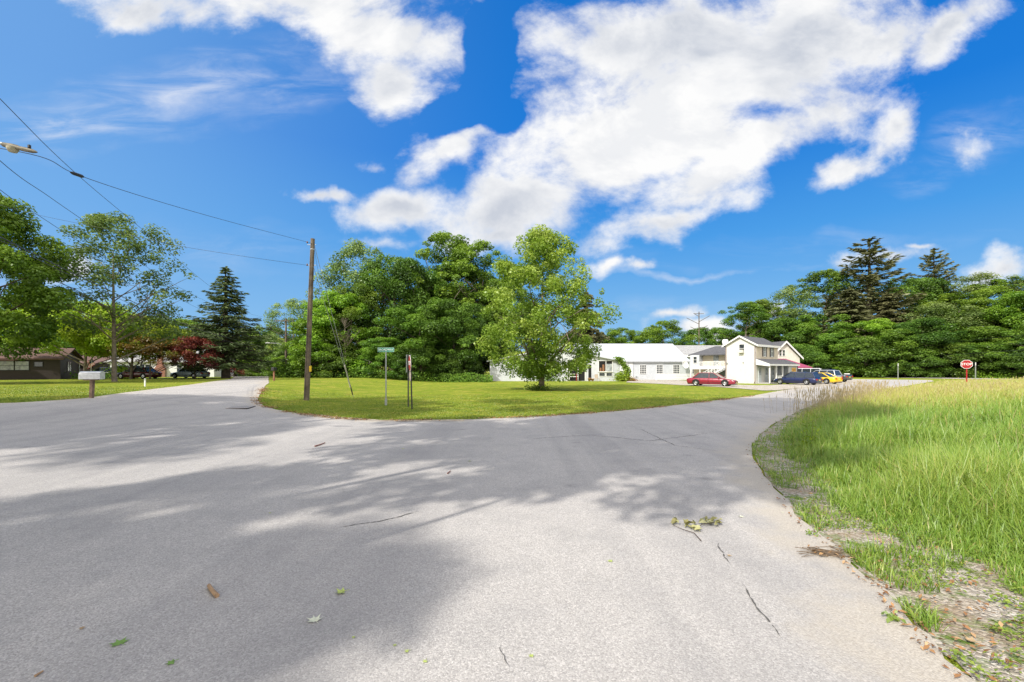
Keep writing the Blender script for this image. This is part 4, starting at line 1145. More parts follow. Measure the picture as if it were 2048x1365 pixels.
mb = MB(); mb.box(wx-1.0,8.6,2.05,wx-.015,9.98,3.9); mb.build('balcony_end_wall', W_white, yh)
for y_, w_, z0, z1, m_ in ((4.7,.55,2.08,3.75,M_black),(6.6,.75,2.08,3.8,M_glassw),(9.0,.0,0,0,None)):
    if m_:
        mb = MB(); mb.box(wx-.07,y_-w_/2,z0,wx-.021,y_+w_/2,z1); mb.build('door', m_, yh)
window(yh, Matrix.Translation((wx-1.004,9.2,3.2)) @ Matrix.Rotation(R(-90),4,'Z'), .5, .9, (1,2))
window(yh, Matrix.Translation((wx-.022,7.6,.95)) @ Matrix.Rotation(R(-90),4,'Z'), 1.6, 1.2, (3,1), glass=M_glassw)
for y_ in (4.1,8.5,9.9):
    mb = MB(); mb.box(wx-1.0,y_-.06,-.3,wx-.9,y_+.06,1.84); mb.build('balcony_post', M_trim, yh)
MB().box(wx-.02,3.95,.0,wx-.003,9.95,1.84).build('lower_wall', W_tan_shade, yh, label='tan wall under the balcony, shade put into its colour')  # darker tan carries the shade below the balcony
MB().box(wx-.02,3.95,2.06,wx-.003,8.58,3.9).build('balcony_back_wall', W_tan_shade, yh, label='tan wall behind the balcony')
# stair up to the balcony
mb = MB(); n_ = 11
for k in range(n_):
    y_ = 7.9-.3*k; z_ = .17*(k+1); mb.box(wx-2.0,y_-.3,z_-.04,wx-1.07,y_,z_)
mb.build('stair_tread', mat('tread_grey',(.22,.22,.23),.8), yh)
mb = MB()
for x in (wx-2.06, wx-1.06):
    mb.add([(x,8.0,0),(x,4.6,1.9),(x,4.6,2.12),(x,8.0,.22),(x+.05,8.0,0),(x+.05,4.6,1.9),(x+.05,4.6,2.12),(x+.05,8.0,.22)],[(0,1,2,3),(4,7,6,5),(0,4,5,1),(2,6,7,3),(0,3,7,4),(1,5,6,2)])
mb.build('stair_stringer', M_trim, yh)
mb = MB()
for x in (wx-2.03, wx-1.03):
    mb.tube([(x,8.0,1.05),(x,4.6,2.95)], .05, 6); mb.tube([(x,8.0,.62),(x,4.6,2.5)], .035, 6)
    for k in range(9): y_ = 8.0-3.4*k/8; z_ = .1+1.95*k/8; mb.box(x-.03,y_-.03,z_,x+.03,y_+.03,z_+.95)
mb.build('stair_railing', M_trim, yh)
mb = MB(); x = wx-1.02; mb.add([(x,7.9,.0),(x,4.7,.0),(x,4.7,1.82),(x+.02,7.9,.0),(x+.02,4.7,.0),(x+.02,4.7,1.82)],[(0,1,2),(3,5,4),(0,3,4,1),(1,4,5,2),(0,2,5,3)]); mb.build('stair_shade_panel', mat('stair_shade_grey',(.16,.165,.18),.8), yh)  # dark panel painting the shade under the stair
mb = MB(); mb.lathe([(.0,0),(.42,0),(.42,.85),(.34,.9),(.34,1.0),(.0,1.02)], 14, 'z', (5.8,6.6,5.2)); mb.build('chimney', M_trim, yh)

# back gable house and awning
bh = thing('gabled_house', 'pale house with a front gable and paired window behind the yellow house', 'house', (45,75,gz(45,75)), R(8))
mb = MB(); house_walls(mb,-2.7,2.7,0,9,3.85,6.3,'y'); mb.build('wall', siding('grey_beige_siding',(.66,.64,.58),.2,2,.15), bh)
mb = MB(); gable_roof(mb,-2.7,2.7,0,9,3.85,6.3,.35,axis='y'); mb.build('roof', R_grey, bh)
mb = MB(); sl = 2.45/2.7
for s in (-1,1):
    e = s*3.07; ez = 3.85-sl*.37
    mb.add([(e,-.40,ez-.12),(0,-.40,6.18),(0,-.40,6.5),(e,-.40,ez+.2),(e,-.36,ez-.12),(0,-.36,6.18),(0,-.36,6.5),(e,-.36,ez+.2)],[(0,1,2,3),(4,7,6,5),(0,4,5,1),(3,2,6,7),(0,3,7,4)])
mb.build('fascia', M_trim, bh)
for x in (-.85,-.25): window(bh, Matrix.Translation((x,-.003,4.5)), .42, .95, (1,2))
aw = thing('awning', 'maroon fabric awning sloping from the back gabled house', 'awning', (44.3,70.6,gz(44.3,70)), R(8))
mb = MB(); mb.add([(-1.6,3.9,3.55),(1.1,3.9,3.55),(2.6,0,2.15),(-.6,0,2.15),(2.6,0,1.85),(-.6,0,1.85),(1.4,3.9,2.2),(-1.6,3.9,2.2)],[(0,3,2,1),(3,5,4,2),(1,2,4,6),(0,7,5,3)]); mb.build('canopy', mat('maroon_canvas',(.30,.05,.115),.8), aw)
for x,y_ in ((-.5,.1),(2.5,.1)):
    mb = MB(); mb.tube([(x,y_,0),(x,y_,1.95)], .05, 6); mb.build('post', M_trim, aw)

# ------------------------------------------------------------------ white sheds
Z0 = .05
hall = thing('warehouse', 'long white shed with broad white metal roof and barred windows', 'shed', (0,78,Z0))
mb = MB(); house_walls(mb,6,30.4,0,16.5,3.15,6.45); mb.build('wall', W_white, hall)
mb = MB(); gable_roof(mb,6,30.2,0,16.5,3.15,6.45,.25); mb.build('roof', R_metal, hall)
mb = MB(); mb.box(6,-.32,2.94,30.4,-.27,3.09); mb.build('gutter', mat('gutter_grey',(.35,.36,.38),.5), hall)
gd = MB(); gd.box(18.3,-.05,0,20.7,-.004,2.85); gdo = gd.build('garage_door', mat('garage_white',(.76,.77,.78),.5), hall)
gd = MB()
for k in range(1,4): gd.box(18.3,-.062,2.85*k/4-.015,20.7,-.052,2.85*k/4+.015)
gd.box(18.2,-.08,0,18.3,-.004,2.95); gd.box(20.7,-.08,0,20.8,-.004,2.95); gd.box(18.2,-.08,2.85,20.8,-.004,2.95); gd.build('frame', mat('frame_grey',(.45,.46,.48),.6), gdo)
for x in (18.75,19.5,20.25): MB().box(x-.22,-.066,1.25,x+.22,-.053,1.48).build('pane', M_glass, gdo)
MB().box(19.1,-.066,.8,19.35,-.053,1.02).build('pane', M_glass, gdo)
for x in (22.45,25.3,28.15): window(hall, Matrix.Translation((x,-.003,1.75)), 1.0, 1.45, (4,4), frame=M_trim)
MB().box(21.2,-.09,.3,21.45,-.004,.6).build('vent', M_steel, hall)
gb = thing('shed', 'white shed with grey shingled roof adjoining the white metal roof', 'shed', (0,83,Z0))
mb = MB(); house_walls(mb,30.6,41,0,13,4.3,6.3); mb.build('wall', W_white, gb)
mb = MB(); gable_roof(mb,29.2,41,0,13,4.3,6.3,.3); mb.build('roof', R_lgrey, gb)
mb = MB(); mb.box(30.9,-.36,4.0,41.2,-.32,4.38); mb.build('fascia', M_trim, gb)
window(gb, Matrix.Translation((33.6,-.003,1.8)), 1.4, 1.5, (4,4))
ws = thing('workshop', 'low wide-gabled white workshop with open bay and show window behind the poplar', 'shed', (0,70,Z0))
mb = MB(); house_walls(mb,-3.4,16.6,0,7.8,3.0,5.0,'y'); mb.build('wall', siding('white_block',(.55,.57,.61),.4,2,.10), ws)
mb = MB(); gable_roof(mb,-3.4,16.6,0,7.6,3.0,5.0,.45,axis='y'); mb.build('roof', R_metal, ws)
mb = MB()
mb.box(13.35,-.012,1.45,15.4,-.004,3.05); bay = mb.build('show_window', M_inside, ws)
mb = MB(); mb.box(13.25,-.10,1.35,13.35,-.004,3.1); mb.box(15.4,-.10,1.35,15.5,-.004,3.1); mb.box(13.25,-.10,3.05,15.5,-.004,3.13); mb.box(13.25,-.16,1.34,15.5,-.004,1.45); mb.box(14.4,-.09,1.45,14.48,-.014,3.05); mb.build('frame', M_trim, bay)
mb = MB(); mb.box(14.48,-.03,1.5,15.38,-.02,2.6); mb.build('pane', M_glassw, bay)
mb = MB(); mb.box(13.5,-.05,1.46,13.75,-.02,2.0); mb.box(13.9,-.06,1.46,14.2,-.02,2.5); mb.build('display', mat('rust_goods',(.25,.12,.06),.8), bay)
for x in (13.85,14.95): window(ws, Matrix.Translation((x,-.003,.98)), .85, .5, (1,1))
MB().box(11.75,-.03,.1,12.2,-.004,2.5).build('door', M_inside, ws)
mb = MB(); mb.box(8.6,-.012,0,11.2,-.004,3.2); bay2 = mb.build('bay_dark_panel', M_inside, ws)  # flat near-black panel paints the shade inside the bay
mb = MB(); mb.box(8.48,-.1,0,8.6,-.004,3.3); mb.box(11.2,-.1,0,11.32,-.004,3.3); mb.box(10.1,-.12,0,10.2,-.02,3.2); mb.build('frame', M_trim, bay2)
gt = thing('gate', 'low white rail gate with a red post in front of the workshop bay', 'gate', (8.7,69.5,Z0))
for z in (.6,1.0,1.55): MB().box(0,-.04,z,1.45,.0,z+.09).build('rail', M_trim, gt)
MB().box(1.08,-.07,0,1.18,-.045,1.5).build('post', M_redf, gt)
MB().box(0,.002,0,.09,.06,1.65).build('post', M_trim, gt)
fn = thing('rail_fence', 'white horizontal rail fence beside the shed windows, left of the red car', 'fence', (0,73.5,Z0))
for z in (.12,.38,.64,.90): MB().box(23.3,-.03,z,30.5,.02,z+.13).build('rail', M_trim, fn)
MB().box(23.3,-.05,1.1,30.5,.05,1.15).build('rail', mat('rail_grey',(.4,.42,.44),.7), fn)
for k in range(5): x = 23.3+7.1*k/4; MB().box(x-.05,.025,0,x+.05,.12,1.12).build('post', M_trim, fn)
dish = thing('satellite_dish', 'white satellite dish on the corner of the white shed', 'dish', (29.3,77,Z0))
mb = MB(XF(0,0,2.55,R(25)) @ Matrix.Rotation(R(-18),4,'X')); mb.lathe([(0,.16),(.3,.11),(.55,.02),(.68,-.08),(.70,-.07),(.55,.05),(0,.19)], 18, 'y'); mb.build('reflector', M_trim, dish)
MB().tube([(0,.1,2.5),(0,.6,2.2),(0,.97,2.2)], .03, 6).build('arm', M_steel, dish)
lp = thing('log_pile', 'dark pile of logs and scrap left of the white workshop', 'log pile', (-4.4,67.5,gz(-4.4,67.5)))
random.seed(5)
for k in range(9):
    x, z = -1.1+.28*(k % 5)+.1*(k//5), .16+.27*(k//5); MB().tube([(x,-.7+random.uniform(-.3,.3),z),(x+random.uniform(-.2,.5),.7,z+random.uniform(-.05,.1))], random.uniform(.11,.16), 8).build('log', M_barkd, lp)
MB().box(.4,-.3,0,1.0,.4,1.0).build('crate', mat('crate_brown',(.16,.09,.06),.9), lp)
fc = thing('garden_chair', 'small pale garden chair beside the workshop window', 'chair', (12.9,68.9,Z0), R(20))
MB().box(-.28,-.25,.40,.28,.28,.46).build('seat', mat('chair_wood',(.5,.42,.34),.7), fc); MB().box(-.28,.24,.47,.28,.29,1.0).build('backrest', mat('chair_wood',(.5,.42,.34),.7), fc)
for sx in (-1,1):
    for sy in (-1,1): MB().box(sx*.24-.03,sy*.22-.03,0,sx*.24+.03,sy*.22+.03,.40).build('leg', mat('chair_wood',(.5,.42,.34),.7), fc)
for i,(x,lab) in enumerate(((11.7,'terracotta pot left of the garden chair'),(12.2,'small terracotta pot touching the garden chair'))):
    t_ = MB(); t_.lathe([(0,0),(.16,0),(.24,.4),(.27,.4),(.27,.46),(.2,.46),(.19,.38),(0,.36)],14); o = t_.build('flower_pot', mat('terracotta',(.50,.26,.16),.85)); o.location = (x,68.8+.1*i,Z0); o.scale = (1,1,1-.2*i); tag(o, lab, 'pot', 'pots by the workshop')
# vine climbing the shed corner and the shrub below it
def leaf_heap(name, pts, size, m, label, cat, stem=None):
    root = thing(name, label, cat, tuple(pts.mean(0)*np.array([1,1,0])+np.array([0,0,gz(*pts.mean(0)[:2])])))
    o = np.array(root.location)
    n = len(pts); V, Fq = leaf_quads(pts-o, np.column_stack([rng.normal(-.2,.6,n),rng.normal(-.6,.5,n),rng.normal(.6,.4,n)]), size*rng.uniform(.6,1.4,n), .6)
    mesh_np('foliage', V, [Fq], m, {'tint':np.repeat(np.clip(rng.normal(.5,.2,n),0,1),4)}, root)
    if stem: MB(Matrix.Translation(tuple(-o))).tube(stem, .05, 6).build('stem', M_bark, root)
n = 1500; t_ = rng.random(n)
vp = np.column_stack([17.1+.5*np.sin(t_*5)+rng.normal(0,.28,n)-.9*np.clip(t_-.75,0,1)*4*rng.random(n), 69.4+rng.normal(0,.15,n), .2+3.5*t_])
leaf_heap('climbing_vine', vp, .24, L_bright, 'green vine climbing the corner between workshop and garage door', 'vine', [(17.0,69.5,0),(17.2,69.6,1.5),(17.4,69.6,3.2)])
n = 900; vp = np.column_stack([16.7+rng.normal(0,.55,n), 69.0+rng.normal(0,.35,n), .1+np.abs(rng.normal(0,.6,n))]); leaf_heap('shrub', vp, .25, L_lime, 'yellow-green shrub at the foot of the vine', 'shrub')
n = 500; vp = np.column_stack([18.0+rng.normal(0,.5,n), 69.2+rng.normal(0,.3,n), .05+np.abs(rng.normal(0,.22,n))]); leaf_heap('shrub', vp, .2, L_orange, 'low brownish heap of shrub right of the vine', 'shrub')
n = 500; x0_ = 2.35; vp = np.column_stack([x0_+rng.normal(0,.55,n), 40.2+rng.normal(0,.3,n), .03+np.abs(rng.normal(0,.22,n))]); leaf_heap('sucker_shoots', vp, .16, L_mid, 'low shoots around the foot of the poplar', 'shrub')
n = 500; a = P(1100,758); vp = np.column_stack([5.2+rng.normal(0,.9,n), 68.6+rng.normal(0,.3,n), .05+np.abs(rng.normal(0,.5,n))]); leaf_heap('shrub', vp, .25, L_dark, 'dark shrub against the workshop wall, left of the poplar trunk', 'shrub')

# ------------------------------------------------------------------ left houses
bz = gz(-54.6,55)
br = thing('brown_house', 'low dark brown ranch house with black-framed windows at the left border', 'house', (-54.6,55,bz+.22), R(30))
mb = MB(); house_walls(mb,-16,0,0,7,2.3,3.55); mb.build('wall', W_brown, br)
mb = MB(); gable_roof(mb,-16,0,0,7,2.3,3.55,.45,.14); mb.build('roof', R_brown, br)
mb = MB(); mb.box(-16.4,-1.75,1.98,-3.4,-.46,2.10); mb.build('porch_roof', R_brown, br)
window(br, Matrix.Translation((-4.55,-.004,1.42)), 1.15, 1.0, (1,2), frame=M_black, glass=M_glassw)
window(br, Matrix.Translation((-3.3,-.004,1.42)), 1.15, 1.0, (1,2), frame=M_black, glass=M_glassw)
window(br, Matrix.Translation((-1.9,-.004,1.6)), .7, .5, (1,1), frame=M_black)
window(br, Matrix.Translation((.004,3.2,1.35)) @ Matrix.Rotation(R(90),4,'Z'), 1.5, 1.15, (2,2), frame=M_black, glass=M_glassw)
MB().tube([(.07,6.8,2.2),(.07,6.8,.1)], .06, 6).build('downspout', M_trim, br)
MB().box(-9.0,3.1,3.3,-8.3,3.9,4.2).build('chimney', M_brick, br)
be = thing('brown_shed', 'small dark brown lean-to with sloping roof behind the flag', 'shed', (-59.0,62.5,gz(-59.0,62.5)+.1), R(15))
mb = MB(); mb.box(-1.6,0,-.4,1.2,4,1.9); mb.build('wall', W_brown, be)
mb = MB(); mb.add([(-1.9,-.4,1.85),(1.6,-.4,1.75),(1.6,4.3,2.7),(-1.9,4.3,3.1),(-1.9,-.4,2.0),(1.6,-.4,1.9),(1.6,4.3,2.85),(-1.9,4.3,3.25)],[(0,3,2,1),(4,5,6,7),(0,1,5,4),(1,2,6,5),(0,4,7,3)]); mb.build('roof', R_brown, be)
n = 700; vp = np.column_stack([-52.6+rng.normal(0,1.1,n), 57.0+rng.normal(0,.4,n), bz+.1+np.abs(rng.normal(0,.35,n))]); leaf_heap('shrub', vp, .22, L_bright, 'low green shrub under the end window of the brown house', 'shrub')
n = 900; vp = np.column_stack([-50.2+rng.normal(0,.9,n), 58.5+rng.normal(0,.5,n), bz+.1+np.abs(rng.normal(0,.8,n))]); leaf_heap('shrub', vp, .25, L_lime, 'tall bright shrub between the flag and the black car', 'shrub')
fx, fy = (182-CX)/F*54, 54
fl = thing('flag', 'American flag hanging from a leaning white pole beside the brown house', 'flag', (fx,fy,gz(fx,fy)))
MB().tube([(0,0,0),(0,0,1.2),(.14,0,2.55)], .035, 7).build('pole', M_trim, fl)
def flag_mat():
    m, nt, out = new_mat('flag_cloth'); T = NT(nt)
    uvn = T.n('ShaderNodeAttribute', attribute_name='fu'); vvn = T.n('ShaderNodeAttribute', attribute_name='fv')
    st = T.math('GREATER_THAN', T.math('FRACT', T.math('MULTIPLY', vvn.outputs['Fac'], 6.5)), .5)
    c = T.mix(st, (.62,.03,.04), (.80,.80,.80))
    canton = T.math('MULTIPLY', T.math('LESS_THAN', uvn.outputs['Fac'], .4), T.math('LESS_THAN', vvn.outputs['Fac'], .54))
    c = T.mix(canton, c, (.03,.04,.20)); T.bsdf(out, c, .8); return m
nu, nv = 14, 10; uu, vv_ = np.meshgrid(np.linspace(0,1,nu), np.linspace(0,1,nv)); uu = uu.ravel(); vv_ = vv_.ravel()
Vf = np.column_stack([.13-vv_*.35*0-uu*.95+.35*vv_-.30*uu*0, .06*np.sin(uu*9+vv_*3), 2.5-uu*.55-vv_*.75])
ii = (np.arange(nv-1)[:,None]*nu+np.arange(nu-1)[None,:]).ravel()
mesh_np('cloth', Vf, [np.stack([ii,ii+1,ii+nu+1,ii+nu],1)], flag_mat(), {'fu':uu,'fv':vv_}, fl, smooth=True)

wz = gz(-55,72)
wh = thing('white_house', 'white clapboard house with brick chimney behind the red maples', 'house', (-55.5,72,wz), R(12))
mb = MB(); house_walls(mb,-7.5,7.5,0,8,2.5,4.7); mb.build('wall', siding('house_white',(.80,.81,.83),.16,2,.2), wh)
mb = MB(); gable_roof(mb,-7.5,7.5,0,8,2.5,4.7,.35); mb.build('roof', R_lgrey, wh)
mb = MB(); mb.prism([(-.75,-.3),(.75,-.3),(.75,1.3),(.33,1.95),(.33,5.4),(-.33,5.4),(-.33,1.95),(-.75,1.3)], -.55, -.003); mb.build('chimney', M_brick, wh)
for x in (-5.6,-1.9,2.5,5.2): window(wh, Matrix.Translation((x,-.003,1.45)), .6, .95, (1,2))
MB().box(-2.9,-.05,0,-2.2,-.003,2.0).build('door', M_glass, wh)
dh = thing('distant_house', 'small grey-roofed white house at the end of the side street', 'house', ((498-CX)/F*132,132,gz((498-CX)/F*132,132)), R(25))
mb = MB(); house_walls(mb,-4,4,0,6,2.4,3.9); mb.build('wall', W_white, dh)
mb = MB(); gable_roof(mb,-4,4,0,6,2.4,3.9,.3); mb.build('roof', R_lgrey, dh)
for x in (-2.2,0,2.2): window(dh, Matrix.Translation((x,-.003,1.3)), .9, 1.1)

# ------------------------------------------------------------------ vehicles
M_tyre = mat('tyre_rubber',(.018,.018,.018),.85); M_rim = mat('alloy_rim',(.55,.56,.58),.3,.8); M_cglass = mat('car_glass',(.03,.04,.05),.05,var=.3,spec=.9)
M_lamp = mat('lamp_clear',(.75,.77,.78),.15); M_tail = mat('lamp_red',(.45,.01,.012),.25); M_under = mat('car_underside',(.015,.015,.016),.8); M_plate = mat('plate_yellow',(.75,.62,.18),.5)
def car(name, label, paint, L, Wd, H, style, px, d, heading, z=None, x=None, group=None, tail=M_tail):
    X = (px-CX)/F*d if x is None else x
    root = thing(name, label, 'pickup' if style == 'pickup' else ('van' if style == 'van' else 'car'), (X,d,gz(X,d)+.035 if z is None else z), R(heading), group)
    hl = L/2; w = Wd/2
    B = {'sedan':.60,'coupe':.60,'wagon':.58,'suv':.60,'pickup':.58,'van':.56}[style]*H
    hood = {'sedan':.90,'coupe':.92,'wagon':.88,'suv':.96,'pickup':.98,'van':.88}[style]*B
    tailz = {'sedan':.98,'coupe':1.04,'wagon':.98,'suv':1.0,'pickup':1.0,'van':1.0}[style]*B
    gc = {'suv':.26,'pickup':.30}.get(style,.19)
    st = [(-hl,gc+.16,tailz*.80,w*.80),(-hl+.07,gc+.06,tailz*.93,w*.92),(-hl+.28,gc,tailz,w*.98),(-L*.28,gc,B,w),(0,gc,B,w),(L*.20,gc,B*.99,w),(L*.30,gc,hood*.99,w),(hl-.55,gc,hood*.93,w*.97),(hl-.20,gc+.02,hood*.84,w*.90),(hl-.05,gc+.07,hood*.74,w*.82),(hl,gc+.14,hood*.60,w*.74)]
    ring = []
    for xx, z0, zb, ww in st:
        hh = zb-z0
        ring.append([(xx,-ww*.90,z0),(xx,-ww*.985,z0+hh*.22),(xx,-ww,z0+hh*.60),(xx,-ww*.965,z0+hh*.90),(xx,-ww*.86,zb),(xx,-ww*.4,zb+.022),(xx,ww*.4,zb+.022),(xx,ww*.86,zb),(xx,ww*.965,z0+hh*.90),(xx,ww,z0+hh*.60),(xx,ww*.985,z0+hh*.22),(xx,ww*.90,z0)])
    n = 12; vs = [p for r_ in ring for p in r_]
    fs = [(i*n+k,(i+1)*n+k,(i+1)*n+(k+1)%n,i*n+(k+1)%n) for i in range(len(ring)-1) for k in range(n)]
    mb = MB(); mb.add(vs, fs, 0, True); mb.add(ring[0], [tuple(range(n))]); mb.add(ring[-1], [tuple(range(n-1,-1,-1))])
    mb.build('body', paint, root)
    xs = {'sedan':(-.37,-.235,.06,.235),'coupe':(-.36,-.17,.03,.22),'wagon':(-.465,-.40,.06,.235),'suv':(-.475,-.42,.07,.235),'pickup':(-.12,-.09,.10,.24),'van':(-.48,-.47,.24,.36)}[style]
    x0,x1,x2,x3 = [q*L for q in xs]; wb, wt = w*.90, w*.70 if style not in ('van','pickup') else w*.8
    zb, zt = B*.985, H-.05
    v8 = [(x0,-wb,zb),(x3,-wb,zb),(x2,-wt,zt),(x1,-wt,zt),(x0,wb,zb),(x3,wb,zb),(x2,wt,zt),(x1,wt,zt)]
    MB().add(v8, [(0,1,2,3),(5,4,7,6),(1,5,6,2),(4,0,3,7),(3,2,6,7)]).build('window', M_cglass, root)
    rf = MB(); e = .035
    rf.add([(x1-.06,-wt-.015,zt-.03),(x2+.08,-wt-.015,zt-.03),(x2+.08,wt+.015,zt-.03),(x1-.06,wt+.015,zt-.03),(x1,-wt*.93,zt+.045),(x2-.02,-wt*.93,zt+.045),(x2-.02,wt*.93,zt+.045),(x1,wt*.93,zt+.045)],[(0,3,2,1),(4,5,6,7),(0,1,5,4),(1,2,6,5),(2,3,7,6),(3,0,4,7)])
    rf.build('roof', paint, root, bevel=.02)
    pl = MB()
    for s in (-1,1):
        pl.tube([(x3,s*wb,zb),(x2,s*wt,zt)], .035, 5); pl.tube([(x0,s*wb,zb),(x1,s*wt,zt)], .06 if style in ('sedan','coupe') else .05, 5)
        for q in ((-.02,) if style in ('coupe','pickup') else ((-.03,-.24) if style in ('wagon','suv','van') else (-.02,))):
            xx = q*L; 
            if x0 < xx < x3: pl.tube([(xx,s*(wb+.005),zb),(xx-.04,s*(wt+.005),zt)], .032, 5)
    pl.build('pillar', paint, root)
    rw = .33 if style not in ('suv','pickup') else .38
    for fx_ in (-.295*L, .305*L):
        for s in (-1,1):
            a = MB(); a.add([(fx_+math.cos(t)*(rw+.075), s*(w*1.002+.004), max(gc+.02, rw+math.sin(t)*(rw+.075))) for t in np.linspace(0,math.pi,13)], [tuple(range(13)) if s < 0 else tuple(range(12,-1,-1))]); a.build('wheel_arch', M_under, root)
            wl = MB(); wl.lathe([(rw*.60,-.10),(rw*.9,-.105),(rw,-.06),(rw,.06),(rw*.9,.105),(rw*.60,.10)], 22, 'y', (fx_,s*(w-.075),rw)); tw = wl.build('wheel', M_tyre, root)
            ri = MB(); yo = s*(w+.018)
            ri.lathe([(rw*.66,0),(rw*.60,s*-.012),(rw*.50,s*-.015),(rw*.48,s*-.05)], 22, 'y', (fx_,yo,rw))
            for k in range(5):
                an = 2*math.pi*k/5+.3; c, sn = math.cos(an), math.sin(an); q_ = .052
                ri.add([(fx_+c*.03-sn*q_,yo-s*.004,rw+sn*.03+c*q_),(fx_+c*.03+sn*q_,yo-s*.004,rw+sn*.03-c*q_),(fx_+c*rw*.62+sn*q_*.8,yo-s*.012,rw+sn*rw*.62-c*q_*.8),(fx_+c*rw*.62-sn*q_*.8,yo-s*.012,rw+sn*rw*.62+c*q_*.8)],[(0,1,2,3)])
            ri.lathe([(0,s*.012),(.06,s*.010),(.07,0)], 12, 'y', (fx_,yo,rw)); ri.build('rim', M_rim, tw)
    for s in (-1,1):
        MB().add([(hl-.16,s*w*.50,hood*.62),(hl-.30,s*w*.86,hood*.66),(hl-.36,s*w*.90,hood*.84),(hl-.20,s*w*.52,hood*.80),(hl+.0,s*w*.50,hood*.60),(hl-.14,s*w*.88,hood*.64),(hl-.22,s*w*.91,hood*.82),(hl-.06,s*w*.52,hood*.77)],[(4,5,6,7),(0,3,2,1),(0,1,5,4),(2,3,7,6),(1,2,6,5),(0,4,7,3)]).build('headlight', M_lamp, root)
        MB().box(-hl-.012,s*w*.50 if s > 0 else -w*.86,tailz*.66,-hl+.20,w*.86 if s > 0 else -w*.50,tailz*.84).build('taillight', tail, root)
        MB().box(x3-.32,s*(w+.02) if s > 0 else -(w+.16),zb+.0,x3-.18,w+.16 if s > 0 else -(w+.02),zb+.11).build('mirror', paint, root, bevel=.02)
        sm = MB()
        for q in (x2-.0, -.03*L, -.21*L): 
            if style != 'van': sm.box(q-.008,s*w*.998 if s < 0 else w*.985,gc+.18,q+.008,-w*.985 if s < 0 else w*1.004,zb-.06)
        sm.box(-L*.20,(w*.99 if s > 0 else -w*1.006),gc+.20,L*.22,(w*1.006 if s > 0 else -w*.99),gc+.235)
        sm.build('door_seam', M_under, root)
    MB().box(hl-.03,-w*.42,hood*.52,hl+.012,w*.42,hood*.68).build('grille', M_under, root)
    MB().box(hl-.0,-.16,gc+.16,hl+.02,.16,gc+.29).build('number_plate', M_plate, root)
    MB().box(-hl-.018,-.16,tailz*.62,-hl+.02,.16,tailz*.74).build('number_plate', M_plate, root)
    MB().box(-hl+.10,-w*.85,gc-.02,hl-.10,w*.85,gc+.03).build('underside', M_under, root)
    if style == 'pickup':
        MB().box(-hl+.1,-w*.88,B-.02,x0-.05,w*.88,B+.05).build('bed_cover', M_under, root)
    return root
def paint(n, c, met=.0): return mat(n, c, .28, met, var=.05, scale=1.5, spec=.5, coat=.7)
car('parked_car','dark red sedan facing right on the gravel drive before the yellow house', paint('paint_red',(.27,.012,.035)), 4.95,1.84,1.45,'sedan',1424,50,-38)
car('parked_car','dark blue station wagon facing left beside the porch of the yellow house', paint('paint_blue',(.007,.015,.075)), 4.85,1.82,1.46,'wagon',1594,54,123)
car('parked_car','bright yellow coupe parked right of the blue wagon', paint('paint_yellow',(.80,.52,.01)), 4.75,1.88,1.38,'coupe',1637,57.5,118)
car('parked_car','silver SUV parked behind the yellow coupe', paint('paint_silver',(.50,.52,.55),.4), 4.6,1.86,1.68,'suv',1642,62.5,118)
car('parked_pickup','dark grey pickup at the right end of the parked row', paint('paint_char',(.045,.05,.06)), 5.5,1.95,1.80,'pickup',1657,66,118)
car('parked_van','white van half hidden behind the blue wagon under the awning', paint('paint_white',(.78,.79,.80)), 5.0,1.95,1.95,'van',1603,67,140)
car('parked_car','black sedan mostly hidden behind the blue wagon', paint('paint_black',(.012,.012,.014)), 4.7,1.82,1.5,'sedan',1590,59,130)
car('parked_car','dark red sedan parked under the rust-coloured maple on the left', paint('paint_maroon',(.085,.008,.016)), 4.9,1.84,1.45,'sedan',277,57,176)
car('parked_car','white-roofed SUV behind the ash trunk, left of the maroon sedan', paint('paint_white',(.78,.79,.80)), 4.7,1.86,1.7,'suv',244,60.5,170)
car('parked_car','black sedan at the left of the ash trunk', paint('paint_black',(.012,.012,.014)), 4.6,1.82,1.42,'sedan',212,60,182)
car('parked_car','silver-blue sedan parked before the white house, left of the spruce', paint('paint_silverblue',(.36,.43,.50),.3), 4.6,1.8,1.5,'sedan',380,60,172)
for px, lab, pt in ((518,'white car at the end of the side street, leftmost of the distant row','paint_white'),(528,'dark car in the middle of the distant row at the street end','paint_black'),(539,'dark car at the right of the distant row at the street end','paint_char'),(507,'silver car beside the distant grey-roofed house','paint_silver')):
    car('parked_car', lab, _mc[pt], 4.6,1.8,1.5,'suv' if px > 520 else 'sedan', px, 126, 150, group='cars parked at the end of the side street')

# ------------------------------------------------------------------ street furniture
def text(body, size, loc, rot, m, parent, name='lettering', sx=1.0, ext=.003):
    cu = bpy.data.curves.new(name,'FONT'); cu.body = body; cu.size = size; cu.align_x = 'CENTER'; cu.align_y = 'CENTER'; cu.extrude = ext; cu.offset = size*.012
    cu.materials.append(m); o = bpy.data.objects.new(name, cu); COL.objects.link(o); o.parent = parent
    dg = bpy.context.evaluated_depsgraph_get(); dg.update(); me = bpy.data.meshes.new_from_object(o.evaluated_get(dg)); me.materials.clear(); me.materials.append(m)
    bpy.data.objects.remove(o); o = bpy.data.objects.new(name, me); COL.objects.link(o); o.parent = parent
    o.location = loc; o.rotation_euler = rot; o.scale = (sx,1,1); return o
